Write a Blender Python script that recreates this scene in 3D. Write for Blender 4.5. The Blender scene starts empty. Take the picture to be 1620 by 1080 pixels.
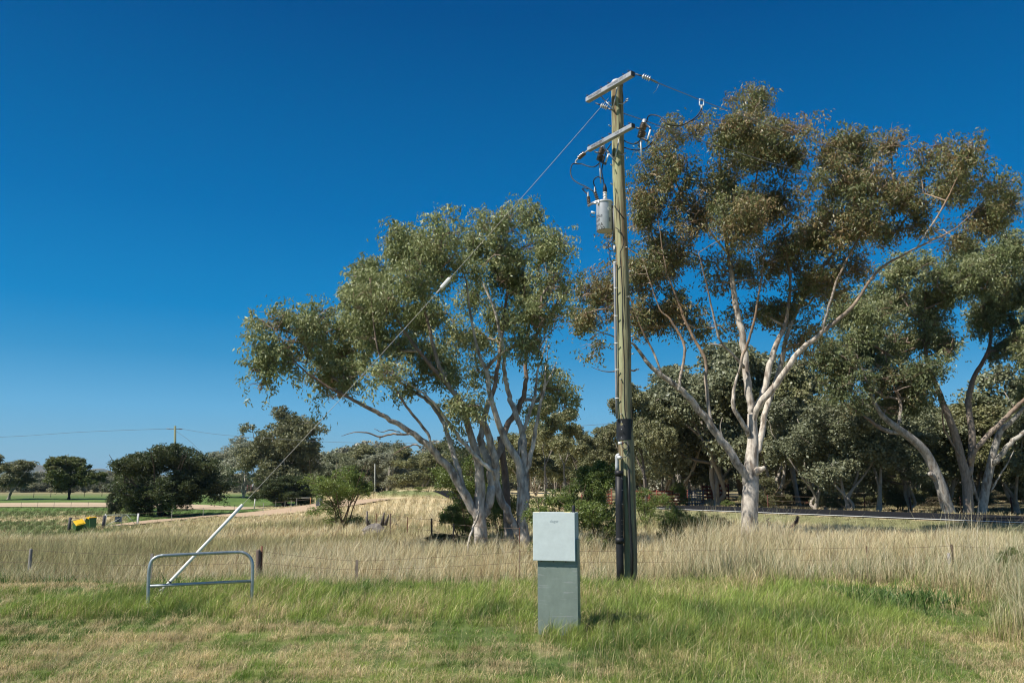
import bpy, math
import numpy as np
from mathutils import Vector

# ------------------------------------------------------------------ camera, sky, sun
FPX = 1260.0                      # focal length in pixels of the 1620 px wide photograph
PITCH = math.radians(10.0)
EYE = 1.65
sc = bpy.context.scene
cam_d = bpy.data.cameras.new("camera")
cam_d.sensor_width = 36.0
cam_d.lens = FPX / 1620.0 * 36.0
cam_d.clip_start = 0.05
cam_d.clip_end = 30000.0
cam = bpy.data.objects.new("camera", cam_d)
sc.collection.objects.link(cam)
cam.location = (0, 0, EYE)
cam.rotation_euler = (math.radians(90) + PITCH, 0, 0)
sc.camera = cam

SUN_EL = math.radians(50.0)
SUN_AZ = math.radians(28.0)       # how far the sun stands behind the camera's left shoulder
sun_dir = Vector((-math.cos(SUN_AZ) * math.cos(SUN_EL), -math.sin(SUN_AZ) * math.cos(SUN_EL), math.sin(SUN_EL)))
world = bpy.data.worlds.new("World")
sc.world = world
world.use_nodes = True
wn = world.node_tree
for n in list(wn.nodes):
    wn.nodes.remove(n)
sky = wn.nodes.new("ShaderNodeTexSky")
sky.sky_type = 'NISHITA'
sky.sun_disc = False
sky.sun_elevation = SUN_EL
sky.sun_rotation = math.atan2(sun_dir.x, sun_dir.y)
sky.altitude = 300.0
sky.air_density = 1.0
sky.dust_density = 0.0
sky.ozone_density = 6.0
hsv = wn.nodes.new("ShaderNodeHueSaturation")
hsv.inputs['Saturation'].default_value = 1.5
bg = wn.nodes.new("ShaderNodeBackground")
bg.inputs['Strength'].default_value = 0.07
out = wn.nodes.new("ShaderNodeOutputWorld")
wn.links.new(sky.outputs[0], hsv.inputs['Color'])
wn.links.new(hsv.outputs[0], bg.inputs['Color'])
# deep polarised blue of the clear sky by height above the horizon
tcw = wn.nodes.new("ShaderNodeTexCoord"); sep = wn.nodes.new("ShaderNodeSeparateXYZ")
ramp = wn.nodes.new("ShaderNodeValToRGB"); bg2 = wn.nodes.new("ShaderNodeBackground"); mxs = wn.nodes.new("ShaderNodeMixShader")
wn.links.new(tcw.outputs['Generated'], sep.inputs[0]); wn.links.new(sep.outputs['Z'], ramp.inputs[0])
wn.links.new(ramp.outputs[0], bg2.inputs['Color'])
stops = [(0.0, (.23, .46, .64)), (.037, (.195, .45, .65)), (.087, (.135, .43, .71)), (.15, (.045, .335, .66)), (.204, (.006, .265, .62)), (.319, (.0, .178, .50)), (.53, (.0, .086, .30)), (.60, (.0, .075, .28)), (.72, (.13, .20, .34)), (1.0, (.22, .27, .34))]
stops = [(a_, tuple(q_ / (1.41 if a_ < .15 or a_ > .6 else 1.56) for q_ in b_)) for a_, b_ in stops]
cr = ramp.color_ramp
while len(cr.elements) < len(stops): cr.elements.new(.5)
for e, (p_, c_) in zip(cr.elements, stops):
    e.position = p_
for e, (p_, c_) in zip(cr.elements, stops):
    e.position = p_; e.color = (*c_, 1)
mxs.inputs[0].default_value = 0.85
wn.links.new(bg.outputs[0], mxs.inputs[1]); wn.links.new(bg2.outputs[0], mxs.inputs[2])
wn.links.new(mxs.outputs[0], out.inputs['Surface'])
sun_l = bpy.data.lights.new("sun", 'SUN')
sun_l.energy = 4.8
sun_l.angle = math.radians(0.53)
sun_l.color = (1.0, 0.93, 0.82)
sun_o = bpy.data.objects.new("sun", sun_l)
sc.collection.objects.link(sun_o)
sun_o.rotation_euler = sun_dir.to_track_quat('Z', 'Y').to_euler()
sun_o.location = (-20, -10, 30)
sc.view_settings.view_transform = 'Standard'
sc.view_settings.look = 'None'
sc.view_settings.exposure = 0.5
sc.view_settings.gamma = 1.0
sc.render.engine = 'CYCLES'
sc.cycles.max_bounces = 6
sc.cycles.diffuse_bounces = 3
sc.cycles.glossy_bounces = 2
sc.cycles.transmission_bounces = 4
sc.cycles.filter_width = 1.15
sc.cycles.use_denoising = True
sc.cycles.denoiser = 'OPENIMAGEDENOISE'
sc.cycles.denoising_input_passes = 'RGB_ALBEDO_NORMAL'
sc.cycles.denoising_prefilter = 'ACCURATE'

# ------------------------------------------------------------------ helpers
C = sc.collection
CP, SP = math.cos(PITCH), math.sin(PITCH)


def P(u, v, d):
    """world point seen at photo pixel (u, v) lying d metres ahead of the camera (along y)"""
    a, b = (u - 810.0) / FPX, (540.0 - v) / FPX
    t = d / (CP - b * SP)
    return np.array([a * t, d, EYE + t * (SP + b * CP)])


def proj(x, y, z):
    zz = z - EYE
    f = y * CP + zz * SP
    up = -y * SP + zz * CP
    f = np.maximum(f, 1e-3)
    return 810 + FPX * x / f, 540 - FPX * up / f


def S(a, b, x):
    t = np.clip((x - a) / (b - a), 0, 1)
    return t * t * (3 - 2 * t)


_G = np.random.default_rng(11).random((256, 256))


def vnoise(x, y, s):
    x = np.asarray(x, float) / s + 1000.3
    y = np.asarray(y, float) / s + 1000.7
    xi, yi = np.floor(x).astype(int), np.floor(y).astype(int)
    fx, fy = x - xi, y - yi
    fx, fy = fx * fx * (3 - 2 * fx), fy * fy * (3 - 2 * fy)
    a = _G[xi & 255, yi & 255]; b = _G[(xi + 1) & 255, yi & 255]
    c = _G[xi & 255, (yi + 1) & 255]; d = _G[(xi + 1) & 255, (yi + 1) & 255]
    return (a * (1 - fx) + b * fx) * (1 - fy) + (c * (1 - fx) + d * fx) * fy


RD = np.array([-.552, .834]); RN = np.array([.834, .552]); R0 = np.array([24.4, 38.0])


def road_sk(x, y):
    return (x - R0[0]) * RN[0] + (y - R0[1]) * RN[1], (x - R0[0]) * RD[0] + (y - R0[1]) * RD[1]


def H(x, y):
    x = np.asarray(x, float); y = np.asarray(y, float)
    z = -0.7 * S(13, 17.5, y)
    z = z - 1.7 * S(18, 62, y) * S(-5, -35, x)
    z = z + 1.7 * np.exp(-((x + 12) / 14) ** 2 - ((y - 96) / 22) ** 2)
    z = z + 1.0 * S(100, 170, y) * S(-10, -60, x)
    s, k = road_sk(x, y)
    zr = -0.30 + 0.012 * np.clip(s, 0, 8) - 1.6 * S(27, 48, k)
    w = S(-3.5, -0.5, s) * (1 - S(7, 10.5, s)) * S(15, 20, y) * (1 - S(48, 60, k))
    z = z * (1 - w) + zr * w
    r = np.hypot(x, y)
    z = z - 4 * S(250, 900, r)
    # low blue range far away on the left
    a = np.arctan2(x, y)
    m1 = 95 * np.exp(-((a + .56) / .035) ** 2) + 70 * np.exp(-((a + .50) / .05) ** 2) + 45 * np.exp(-((a + .42) / .06) ** 2)
    m1 = m1 * (0.85 + 0.3 * vnoise(a * 400, r * .01, 6))
    z = z + m1 * np.exp(-((r - 4700) / 700) ** 2)
    z = z + 26 * np.exp(-((a + .245) / .04) ** 2 - ((r - 700) / 160) ** 2)
    near = 1 - S(5, 30, y)
    z = z + (vnoise(x, y, 1.3) - .5) * .07 * near + (vnoise(x, y, 9) - .5) * .25 * S(18, 40, r) * (1 - w)
    return z


def G(u, v):
    """ground point under photo pixel (u, v)"""
    pd = 3.0
    d = 3.0
    while d < 2500:
        p = P(u, v, d)
        if p[2] < float(H(p[0], p[1])):
            lo, hi = pd, d
            for _ in range(20):
                m = (lo + hi) / 2
                p = P(u, v, m)
                if p[2] < float(H(p[0], p[1])):
                    hi = m
                else:
                    lo = m
            p = P(u, v, hi)
            return np.array([p[0], p[1], float(H(p[0], p[1]))])
        pd = d
        d *= 1.01
    return P(u, v, 200)


def make_mesh(name, V, quads, tris, col=None, smooth=True):
    me = bpy.data.meshes.new(name)
    V = np.ascontiguousarray(V, dtype=np.float32)
    nq, nt = len(quads), len(tris)
    me.vertices.add(len(V)); me.vertices.foreach_set("co", V.ravel())
    li = np.concatenate([np.asarray(quads, np.int32).ravel(), np.asarray(tris, np.int32).ravel()]).astype(np.int32)
    me.loops.add(len(li)); me.loops.foreach_set("vertex_index", li)
    me.polygons.add(nq + nt)
    ls = np.concatenate([np.arange(nq) * 4, nq * 4 + np.arange(nt) * 3]).astype(np.int32)
    me.polygons.foreach_set("loop_start", ls)
    me.polygons.foreach_set("use_smooth", np.full(nq + nt, smooth, dtype=bool))
    me.update(calc_edges=True)
    if col is not None:
        ca = me.color_attributes.new("Col", 'FLOAT_COLOR', 'POINT')
        c4 = np.ones((len(V), 4), np.float32); c4[:, :3] = col
        ca.data.foreach_set("color", c4.ravel())
    return me


def wloc(o):
    l = np.zeros(3)
    while o is not None:
        l = l + np.array(o.location)
        o = o.parent
    return l


class MB:
    """collects shapes and links them as ONE mesh object"""
    def __init__(s):
        s.V = []; s.Q = []; s.T = []; s.K = []; s.n = 0

    def add(s, V, Q=None, T=None, col=(1, 1, 1)):
        V = np.asarray(V, float)
        s.V.append(V)
        s.K.append(np.broadcast_to(np.asarray(col, float), (len(V), 3)))
        if Q is not None and len(Q): s.Q.append(np.asarray(Q, int) + s.n)
        if T is not None and len(T): s.T.append(np.asarray(T, int) + s.n)
        s.n += len(V)
        return s

    def tube(s, pts, r, n=8, col=(1, 1, 1), cap=True, r2=None):
        pts = np.asarray(pts, float); m = len(pts)
        r = np.broadcast_to(np.asarray(r, float), (m,))
        d = np.gradient(pts, axis=0)
        d /= (np.linalg.norm(d, axis=1)[:, None] + 1e-12)
        up = np.array([0, 0, 1.0]) if abs(d[0][2]) < .9 else np.array([1.0, 0, 0])
        a = np.cross(d[0], up); a /= np.linalg.norm(a)
        A = np.empty((m, 3))
        for i in range(m):
            a = a - d[i] * np.dot(a, d[i])
            a /= (np.linalg.norm(a) + 1e-12)
            A[i] = a
        B = np.cross(d, A)
        th = np.arange(n) / n * 2 * np.pi
        V = pts[:, None, :] + r[:, None, None] * (A[:, None, :] * np.cos(th)[None, :, None] + B[:, None, :] * np.sin(th)[None, :, None])
        V = V.reshape(-1, 3)
        i = np.arange(m - 1)[:, None]; j = np.arange(n)[None, :]; j2 = (j + 1) % n
        Q = np.stack([i * n + j, i * n + j2, (i + 1) * n + j2, (i + 1) * n + j], -1).reshape(-1, 4)
        T = []
        if cap:
            k = len(V)
            V = np.vstack([V, pts[0], pts[-1]])
            jj = np.arange(n)
            T = np.vstack([np.stack([np.full(n, k), (jj + 1) % n, jj], -1),
                           np.stack([np.full(n, k + 1), (m - 1) * n + jj, (m - 1) * n + (jj + 1) % n], -1)])
        c = np.asarray(col, float)
        if c.ndim == 2 and len(c) == m:
            c = np.repeat(c, n, axis=0)
            if cap: c = np.vstack([c, c[0], c[-1]])
        return s.add(V, Q, T, c)

    def box(s, c, size, ax=None, col=(1, 1, 1), bevel=0.0):
        """box centred on c; ax = three axis vectors"""
        c = np.asarray(c, float); h = np.asarray(size, float) / 2
        M = np.eye(3) if ax is None else np.asarray(ax, float)
        b = min(bevel, h.min() * .49)
        if b <= 0:
            q = np.array([[x, y, z] for x in (-1, 1) for y in (-1, 1) for z in (-1, 1)], float) * h
            Q = [[0, 1, 3, 2], [4, 6, 7, 5], [0, 4, 5, 1], [2, 3, 7, 6], [0, 2, 6, 4], [1, 5, 7, 3]]
            return s.add(c + q @ M, Q, None, col)
        V = []; idx = {}
        for sx in (-1, 1):
            for sy in (-1, 1):
                for sz in (-1, 1):
                    for k in range(3):
                        p = np.array([sx, sy, sz]) * (h - b)
                        p[k] += (sx, sy, sz)[k] * b
                        idx[(sx, sy, sz, k)] = len(V); V.append(p)
        Q = []; T = []
        for k in range(3):
            o = [i for i in range(3) if i != k]
            for sg in (-1, 1):
                f = []
                for (p, q) in ((-1, -1), (1, -1), (1, 1), (-1, 1)):
                    t = [0, 0, 0]; t[k] = sg; t[o[0]] = p; t[o[1]] = q
                    f.append(idx[(*t, k)])
                Q.append(f)
        for k in range(3):      # edges along axis k
            o = [i for i in range(3) if i != k]
            for p in (-1, 1):
                for q in (-1, 1):
                    f = []
                    for sg, kk in ((-1, o[0]), (1, o[0]), (1, o[1]), (-1, o[1])):
                        t = [0, 0, 0]; t[k] = sg; t[o[0]] = p; t[o[1]] = q
                        f.append(idx[(*t, kk)])
                    Q.append(f)
        for sx in (-1, 1):
            for sy in (-1, 1):
                for sz in (-1, 1):
                    T.append([idx[(sx, sy, sz, k)] for k in range(3)])
        V = np.array(V)
        # outward winding
        def fix(F):
            r = []
            for f in F:
                p = V[f]; nrm = np.cross(p[1] - p[0], p[2] - p[0])
                r.append(f if np.dot(nrm, p.mean(0)) > 0 else f[::-1])
            return r
        return s.add(c + V @ M, fix(Q), fix(T), col)

    def lathe(s, base, prof, n=16, axis=(0, 0, 1), col=(1, 1, 1)):
        """prof: list of (radius, height) along axis from base"""
        ax = np.asarray(axis, float); ax /= np.linalg.norm(ax)
        prof = np.asarray(prof, float)
        up = np.array([0, 0, 1.0]) if abs(ax[2]) < .9 else np.array([1.0, 0, 0])
        a = np.cross(ax, up); a /= np.linalg.norm(a); b = np.cross(ax, a)
        th = np.arange(n) / n * 2 * np.pi
        V = np.asarray(base, float) + prof[:, 1][:, None, None] * ax + prof[:, 0][:, None, None] * (a * np.cos(th)[:, None] + b * np.sin(th)[:, None])[None]
        V = V.reshape(-1, 3); m = len(prof)
        i = np.arange(m - 1)[:, None]; j = np.arange(n)[None, :]; j2 = (j + 1) % n
        Q = np.stack([i * n + j, i * n + j2, (i + 1) * n + j2, (i + 1) * n + j], -1).reshape(-1, 4)
        return s.add(V, Q, None, col)

    def data(s, name, origin=(0, 0, 0), smooth=True):
        V = np.vstack(s.V) - np.asarray(origin)
        Q = np.vstack(s.Q) if s.Q else np.zeros((0, 4), int)
        T = np.vstack(s.T) if s.T else np.zeros((0, 3), int)
        return make_mesh(name, V, Q, T, np.vstack(s.K), smooth)

    def build(s, name, mat, parent=None, smooth=True, local=False, origin=None):
        og = np.zeros(3) if local else (wloc(parent) if parent is not None else np.zeros(3))
        if origin is not None: og = np.asarray(origin, float)
        me = s.data(name, og, smooth)
        me.materials.append(mat)
        o = bpy.data.objects.new(name, me); C.objects.link(o)
        if parent is not None: o.parent = parent
        elif origin is not None: o.location = og
        return o


def tag(o, label=None, cat=None, group=None, kind=None):
    if label: o['label'] = label
    if cat: o['category'] = cat
    if group: o['group'] = group
    if kind: o['kind'] = kind
    return o


def empty(name, loc, label=None, cat=None, group=None, rz=0.0):
    o = bpy.data.objects.new(name, None); C.objects.link(o)
    o.location = tuple(float(q) for q in loc); o.rotation_euler = (0, 0, rz)
    o.empty_display_size = .2
    return tag(o, label, cat, group)


# ------------------------------------------------------------------ materials
def new_mat(name):
    m = bpy.data.materials.new(name); m.use_nodes = True
    nt = m.node_tree
    for n in list(nt.nodes): nt.nodes.remove(n)
    return m, nt


def col_mat(name, base=(1, 1, 1), noise=.25, scale=8.0, rough=.8, metal=0.0, stretch=(1, 1, 1), bump=0.0, spec=.3,
            dark=None, dark_lo=.5, dark_hi=.7, dark_scale=5.0, dark_stretch=(1, 1, 1)):
    """vertex colour times base times noise, with optional second colour in noise-shaped patches"""
    m, nt = new_mat(name); L = nt.links
    o = nt.nodes.new("ShaderNodeOutputMaterial"); b = nt.nodes.new("ShaderNodeBsdfPrincipled")
    L.new(b.outputs[0], o.inputs[0])
    at = nt.nodes.new("ShaderNodeAttribute"); at.attribute_name = "Col"
    tc = nt.nodes.new("ShaderNodeTexCoord")
    mp = nt.nodes.new("ShaderNodeMapping"); mp.inputs['Scale'].default_value = stretch
    L.new(tc.outputs['Object'], mp.inputs[0])
    nz = nt.nodes.new("ShaderNodeTexNoise"); nz.inputs['Scale'].default_value = scale; nz.inputs['Detail'].default_value = 6
    nz.inputs['Roughness'].default_value = .65
    L.new(mp.outputs[0], nz.inputs['Vector'])
    mr = nt.nodes.new("ShaderNodeMapRange")
    mr.inputs['From Min'].default_value = .25; mr.inputs['From Max'].default_value = .75
    mr.inputs['To Min'].default_value = 1 - noise; mr.inputs['To Max'].default_value = 1 + noise
    L.new(nz.outputs[0], mr.inputs[0])
    m1 = nt.nodes.new("ShaderNodeVectorMath"); m1.operation = 'MULTIPLY'; m1.inputs[1].default_value = base
    L.new(at.outputs['Color'], m1.inputs[0])
    last = m1.outputs[0]
    if dark is not None:
        mp2 = nt.nodes.new("ShaderNodeMapping"); mp2.inputs['Scale'].default_value = dark_stretch
        L.new(tc.outputs['Object'], mp2.inputs[0])
        n2 = nt.nodes.new("ShaderNodeTexNoise"); n2.inputs['Scale'].default_value = dark_scale; n2.inputs['Detail'].default_value = 5
        L.new(mp2.outputs[0], n2.inputs['Vector'])
        r2 = nt.nodes.new("ShaderNodeMapRange"); r2.inputs['From Min'].default_value = dark_lo; r2.inputs['From Max'].default_value = dark_hi
        L.new(n2.outputs[0], r2.inputs[0])
        mx = nt.nodes.new("ShaderNodeMix"); mx.data_type = 'RGBA'
        L.new(r2.outputs[0], mx.inputs[0]); L.new(last, mx.inputs[6]); mx.inputs[7].default_value = (*dark, 1)
        last = mx.outputs[2]
    m2 = nt.nodes.new("ShaderNodeVectorMath"); m2.operation = 'SCALE'
    L.new(last, m2.inputs[0]); L.new(mr.outputs[0], m2.inputs['Scale'])
    L.new(m2.outputs[0], b.inputs['Base Color'])
    b.inputs['Roughness'].default_value = rough; b.inputs['Metallic'].default_value = metal
    b.inputs['Specular IOR Level'].default_value = spec
    if bump > 0:
        bp = nt.nodes.new("ShaderNodeBump"); bp.inputs['Strength'].default_value = bump; bp.inputs['Distance'].default_value = .02
        L.new(nz.outputs[0], bp.inputs['Height']); L.new(bp.outputs[0], b.inputs['Normal'])
    return m


def leaf_mat(name, trans=.3, gloss=.04):
    m, nt = new_mat(name); L = nt.links
    o = nt.nodes.new("ShaderNodeOutputMaterial")
    at = nt.nodes.new("ShaderNodeAttribute"); at.attribute_name = "Col"
    oi = nt.nodes.new("ShaderNodeObjectInfo")
    hs = nt.nodes.new("ShaderNodeHueSaturation")
    mr = nt.nodes.new("ShaderNodeMapRange"); mr.inputs['To Min'].default_value = .85; mr.inputs['To Max'].default_value = 1.15
    L.new(oi.outputs['Random'], mr.inputs[0]); L.new(mr.outputs[0], hs.inputs['Value'])
    L.new(at.outputs['Color'], hs.inputs['Color'])
    d = nt.nodes.new("ShaderNodeBsdfDiffuse"); t = nt.nodes.new("ShaderNodeBsdfTranslucent")
    L.new(hs.outputs[0], d.inputs[0]); L.new(hs.outputs[0], t.inputs[0])
    mx = nt.nodes.new("ShaderNodeMixShader"); mx.inputs[0].default_value = trans
    L.new(d.outputs[0], mx.inputs[1]); L.new(t.outputs[0], mx.inputs[2])
    g = nt.nodes.new("ShaderNodeBsdfGlossy"); g.inputs['Roughness'].default_value = .45; g.inputs[0].default_value = (.9, .95, 1, 1)
    m2 = nt.nodes.new("ShaderNodeMixShader"); m2.inputs[0].default_value = gloss
    L.new(mx.outputs[0], m2.inputs[1]); L.new(g.outputs[0], m2.inputs[2])
    L.new(m2.outputs[0], o.inputs[0])
    return m


M = {}
M['leaf'] = leaf_mat("gum_leaves", .30, .035)
M['soft_leaf'] = leaf_mat("shrub_leaves", .3, .04)
M['grass'] = leaf_mat("grass_blades", .35, .02)
M['bark'] = col_mat("gum_bark", noise=.42, scale=11, rough=.9, stretch=(1, 1, .4), bump=.9, dark=(.20, .165, .135), dark_lo=.45, dark_hi=.66, dark_scale=5.5, dark_stretch=(1, 1, .33))
M['far_bark'] = col_mat("distant_bark", noise=.3, scale=2, rough=.9)
M['ground'] = col_mat("ground_soil", noise=.35, scale=1.7, rough=.95, bump=.3)
M['gravel'] = col_mat("gravel", noise=.2, scale=3, rough=.95)
M['asphalt'] = col_mat("asphalt", noise=.2, scale=6, rough=1.0, spec=.08)
M['paint'] = col_mat("paint", noise=.12, scale=9, rough=.6)
M['plastic'] = col_mat("plastic", noise=.08, scale=12, rough=.45)
M['galv'] = col_mat("galvanised_steel", noise=.22, scale=14, rough=.45, metal=.75, spec=.5)
M['galv_dull'] = col_mat("weathered_zinc", noise=.22, scale=10, rough=.6, metal=.35, spec=.4)
M['zinc'] = col_mat("scratched_zinc", noise=.18, scale=7, rough=.5, metal=.3, spec=.5, stretch=(1, 1, .6), dark=(.30, .34, .33), dark_lo=.60, dark_hi=.64, dark_scale=5.0, dark_stretch=(.7, 1, 9))
M['tank'] = col_mat("tank_zinc_spray", noise=.12, scale=16, rough=.42, metal=.35, spec=.5)
M['rust'] = col_mat("rusty_steel", noise=.35, scale=9, rough=.85)
M['timber'] = col_mat("treated_timber", noise=.35, scale=9, rough=.85, stretch=(3, 3, .25), bump=.5,
                      dark=(.17, .12, .07), dark_lo=.47, dark_hi=.66, dark_scale=7.0, dark_stretch=(2.4, 2.4, .16))
M['old_wood'] = col_mat("weathered_wood", noise=.4, scale=12, rough=.9, stretch=(3, 3, .4), bump=.4)
M['porcelain'] = col_mat("porcelain", noise=.05, scale=5, rough=.2, spec=.6)
M['rubber'] = col_mat("black_rubber", noise=.2, scale=9, rough=.5)
M['stone'] = col_mat("stone", noise=.35, scale=4, rough=.9, bump=.4)

# ------------------------------------------------------------------ ground
GREEN = np.array([.115, .185, .040]); LUSH = np.array([.20, .30, .058]); YGREEN = np.array([.35, .40, .10])
STRAW = np.array([.60, .475, .26]); PALE = np.array([.78, .65, .40]); THATCH = np.array([.36, .295, .175]); DARKG = np.array([.045, .085, .022])


def mix(a, b, t):
    t = np.asarray(t)[..., None]
    return a * (1 - t) + b * t


def cover(x, y):
    """returns (colour, height, tallness 0..1, green 0..1) of what grows at a ground point"""
    z = H(x, y)
    U, V = proj(x, y, z)
    n1 = vnoise(x, y, .55); n2 = vnoise(x + 31, y, 1.7); n3 = vnoise(x, y + 57, 4.5); n4 = vnoise(x + 9, y + 9, 11)
    tall = np.maximum(S(13.9, 14.7, y + (n2 - .5) * (1.3 + 1.6 * S(1.5, 3.5, x)) + (n1 - .5) * (.9 + 1.2 * S(1.5, 3.5, x)) + (n3 - .5) * .7), S(5.5, 6.2, x - .17 * (y - 8.8) + (n2 - .5) * 1.3 + (n1 - .5) * .8) * S(7.3, 8.6, y))
    # --- verge
    lush = S(.35, .65, n2 * .5 + n3 * .35 + .30 * S(9.6, 10.6, y + .5 * S(-1, 1.5, x) * 3 - .0) * (1 - S(13.0, 13.9, y)) * S(-7.5, -4.5, x) * (1 - S(3.6, 5.5, x)) - .12 * S(0, -4, x) * (1 - S(9.4, 10.2, y)))
    n0 = vnoise(x - 7, y, .22)
    dry = S(.50, .76, n0 * .45 + n1 * .32 + n2 * .16 + n3 * .14 + .07 * (1 - S(9.0, 10.2, y)) * S(1.5, -1, x) + .3 * S(12.7, 13.2, y) * (1 - S(14.1, 14.5, y)) * np.maximum(S(-3.2, -4.2, x), S(1.5, 2.2, x) * (1 - S(2.8, 4.2, x))))
    g = 1 - dry * (1 - .55 * lush)
    gc = mix(mix(GREEN, LUSH, n1), YGREEN, S(.4, .8, n3 * .6 + n1 * .4) * .8)
    vc = mix(mix(THATCH, STRAW * .8, n1), gc, np.clip(g * .75 + .2, 0, 1))
    vh = .035 + .13 * lush * S(9.3, 10.8, y + 3.2 * S(-.2, 1.2, x) * (1 - S(3.4, 5.0, x))) + .05 * n1
    # --- dry pasture
    gm = S(.50, .72, n3 * .5 + n4 * .5) * .55                     # greener patches
    left = S(460, 150, U) * S(30, 42, y)
    gm = np.maximum(gm, left * S(.25, .55, n3 * .6 + n1 * .4) * .95)
    gm = np.maximum(gm, S(150, 60, U) * 0 + .55 * S(17.5, 20, y) * (1 - S(28, 40, y)) * S(-2, -6, x) * S(.45, .65, n3 * .5 + n2 * .5))
    pc = mix(mix(STRAW, PALE, n2), np.array([.15, .20, .065]), gm)
    ph = .38 + .20 * S(16.5, 18.5, y) + .12 * n2 - .20 * S(21, 30, y) - .14 * S(40, 80, y)
    # far painted zones: lawn and banks by the track
    lawn = (1 - S(807, 812, V)) * S(440, 380, U) * (y > 60)
    lawn = np.maximum(lawn, S(330, 350, U) * (1 - S(492, 502, U)) * (1 - S(799, 802, V)) * (y > 60))
    lawn = np.maximum(lawn, S(196, 206, U) * (1 - S(400, 430, U)) * (V > 802) * (V < 829 - (U - 200) * .083) * (y > 50))
    lawn = np.maximum(lawn, S(590, 600, U) * (1 - S(690, 760, U)) * (1 - S(779 + (U - 600) * .02, 789, V)) * (V > 776) * .8 * (y > 60))
    lawn = np.maximum(lawn, S(700, 900, U) * 0)
    pc = mix(pc, mix(np.array([.085, .155, .032]), np.array([.145, .225, .05]), n3), lawn)
    ph = ph * (1 - lawn) + .12 * lawn
    # right of the road: short scrubby floor
    s, k = road_sk(x, y)
    rightside = S(1.5, 4.5, x) * (1 - S(27, 33, y))
    ph = ph + .16 * rightside * S(.3, .6, vnoise(x, y, .9)) * (y > 14)
    rr = S(6, 7.5, s) * S(15, 20, y) * (x > -2)
    pc = mix(pc, mix(np.array([.20, .16, .09]), np.array([.10, .12, .05]), n3), rr * (.35 + .65 * S(.3, .6, n2)) * S(11, 17, x))
    roadv = S(-5.5, -3.5, s) * (1 - S(-.3, -.1, s)) * S(22, 26, y) * (x > 5)
    pc = mix(pc, np.array([.11, .15, .045]), roadv * .75)
    ph = ph * (1 - .55 * np.maximum(rr, roadv))
    ph = ph * (1 - .55 * S(-7, -4.5, s) * (1 - S(-.5, 0, s)) * S(22, 26, y) * (x > 5))
    col = mix(vc, pc, tall)
    h = vh * (1 - tall) + ph * tall
    gr = np.clip(g * (1 - tall) + np.maximum(gm, lawn) * tall, 0, 1)
    return col, h, tall, gr, lush


def terrain():
    rs = [0.0]; r = .6
    while r < 9000:
        rs.append(r); r *= 1.022 if r < 400 else 1.05
    rs = np.array(rs)
    ang = np.concatenate([np.linspace(-.75, .75, 421), np.linspace(.75, 2 * np.pi - .75, 120)[1:-1]])
    R_, A_ = np.meshgrid(rs, ang, indexing='ij')
    X = R_ * np.sin(A_); Y = R_ * np.cos(A_)
    Z = H(X, Y)
    m, n = X.shape
    col, *_ = cover(X, Y)
    r = np.hypot(X, Y)
    far = S(170, 300, r)
    fc = mix(np.array([.10, .11, .055]), np.array([.30, .25, .14]), S(.45, .6, vnoise(X, Y, 120)))
    mt = mix(np.array([.055, .07, .045]), np.array([.20, .17, .11]), S(.5, .7, vnoise(X, Y, 60) * .6 + vnoise(X, Y, 21) * .4))
    fc = mix(fc, mt, S(2500, 3300, r))
    col = mix(col * mix(np.full(3, .55), np.full(3, .8), S(20, 60, r)), fc, far)  # cover colour darkened: shade between the blades put into the ground
    V = np.stack([X, Y, Z], -1).reshape(-1, 3)
    i = np.arange(m - 1)[:, None]; j = np.arange(n)[None, :]; j2 = (j + 1) % n
    Q = np.stack([i * n + j, (i + 1) * n + j, (i + 1) * n + j2, i * n + j2], -1).reshape(-1, 4)
    me = make_mesh("ground", V, Q, np.zeros((0, 3), int), col.reshape(-1, 3), True)
    me.materials.append(M['ground'])
    o = bpy.data.objects.new("ground", me); C.objects.link(o)
    tag(o, kind='structure')


terrain()


def ribbon(name, pts, widths, mat, off, col, kind='structure', skirt=.0, steps=60, cross=6):
    """a strip of ground cover draped along a line of ground points"""
    pts = np.asarray(pts, float)[:, :2]
    t = np.linspace(0, len(pts) - 1, steps)
    c = np.stack([np.interp(t, range(len(pts)), pts[:, k]) for k in (0, 1)], -1)
    for _ in range(3):
        c[1:-1] = (c[:-2] + 2 * c[1:-1] + c[2:]) / 4
    w = np.interp(t, range(len(pts)), np.broadcast_to(widths, (len(pts),)))
    d = np.gradient(c, axis=0); d /= np.linalg.norm(d, axis=1)[:, None]
    nr = np.stack([d[:, 1], -d[:, 0]], -1)
    e = np.linspace(-.5, .5, cross)
    jit = 1 + .0 * e
    XY = c[:, None, :] + nr[:, None, :] * (w[:, None] * e[None, :])[..., None]
    Z = H(XY[..., 0], XY[..., 1]) + off
    V = np.concatenate([XY, Z[..., None]], -1).reshape(-1, 3)
    i = np.arange(steps - 1)[:, None]; j = np.arange(cross - 1)[None, :]
    Q = np.stack([i * cross + j, i * cross + j + 1, (i + 1) * cross + j + 1, (i + 1) * cross + j], -1).reshape(-1, 4)
    # wind upwards
    a, b, cc = V[Q[0][0]], V[Q[0][1]], V[Q[0][2]]
    if np.cross(b - a, cc - a)[2] < 0: Q = Q[:, ::-1]
    mb = MB().add(V, Q, None, col)
    o = mb.build(name, mat)
    return tag(o, kind=kind)


def rpt(s, k):
    return R0 + RN * s + RD * k


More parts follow.
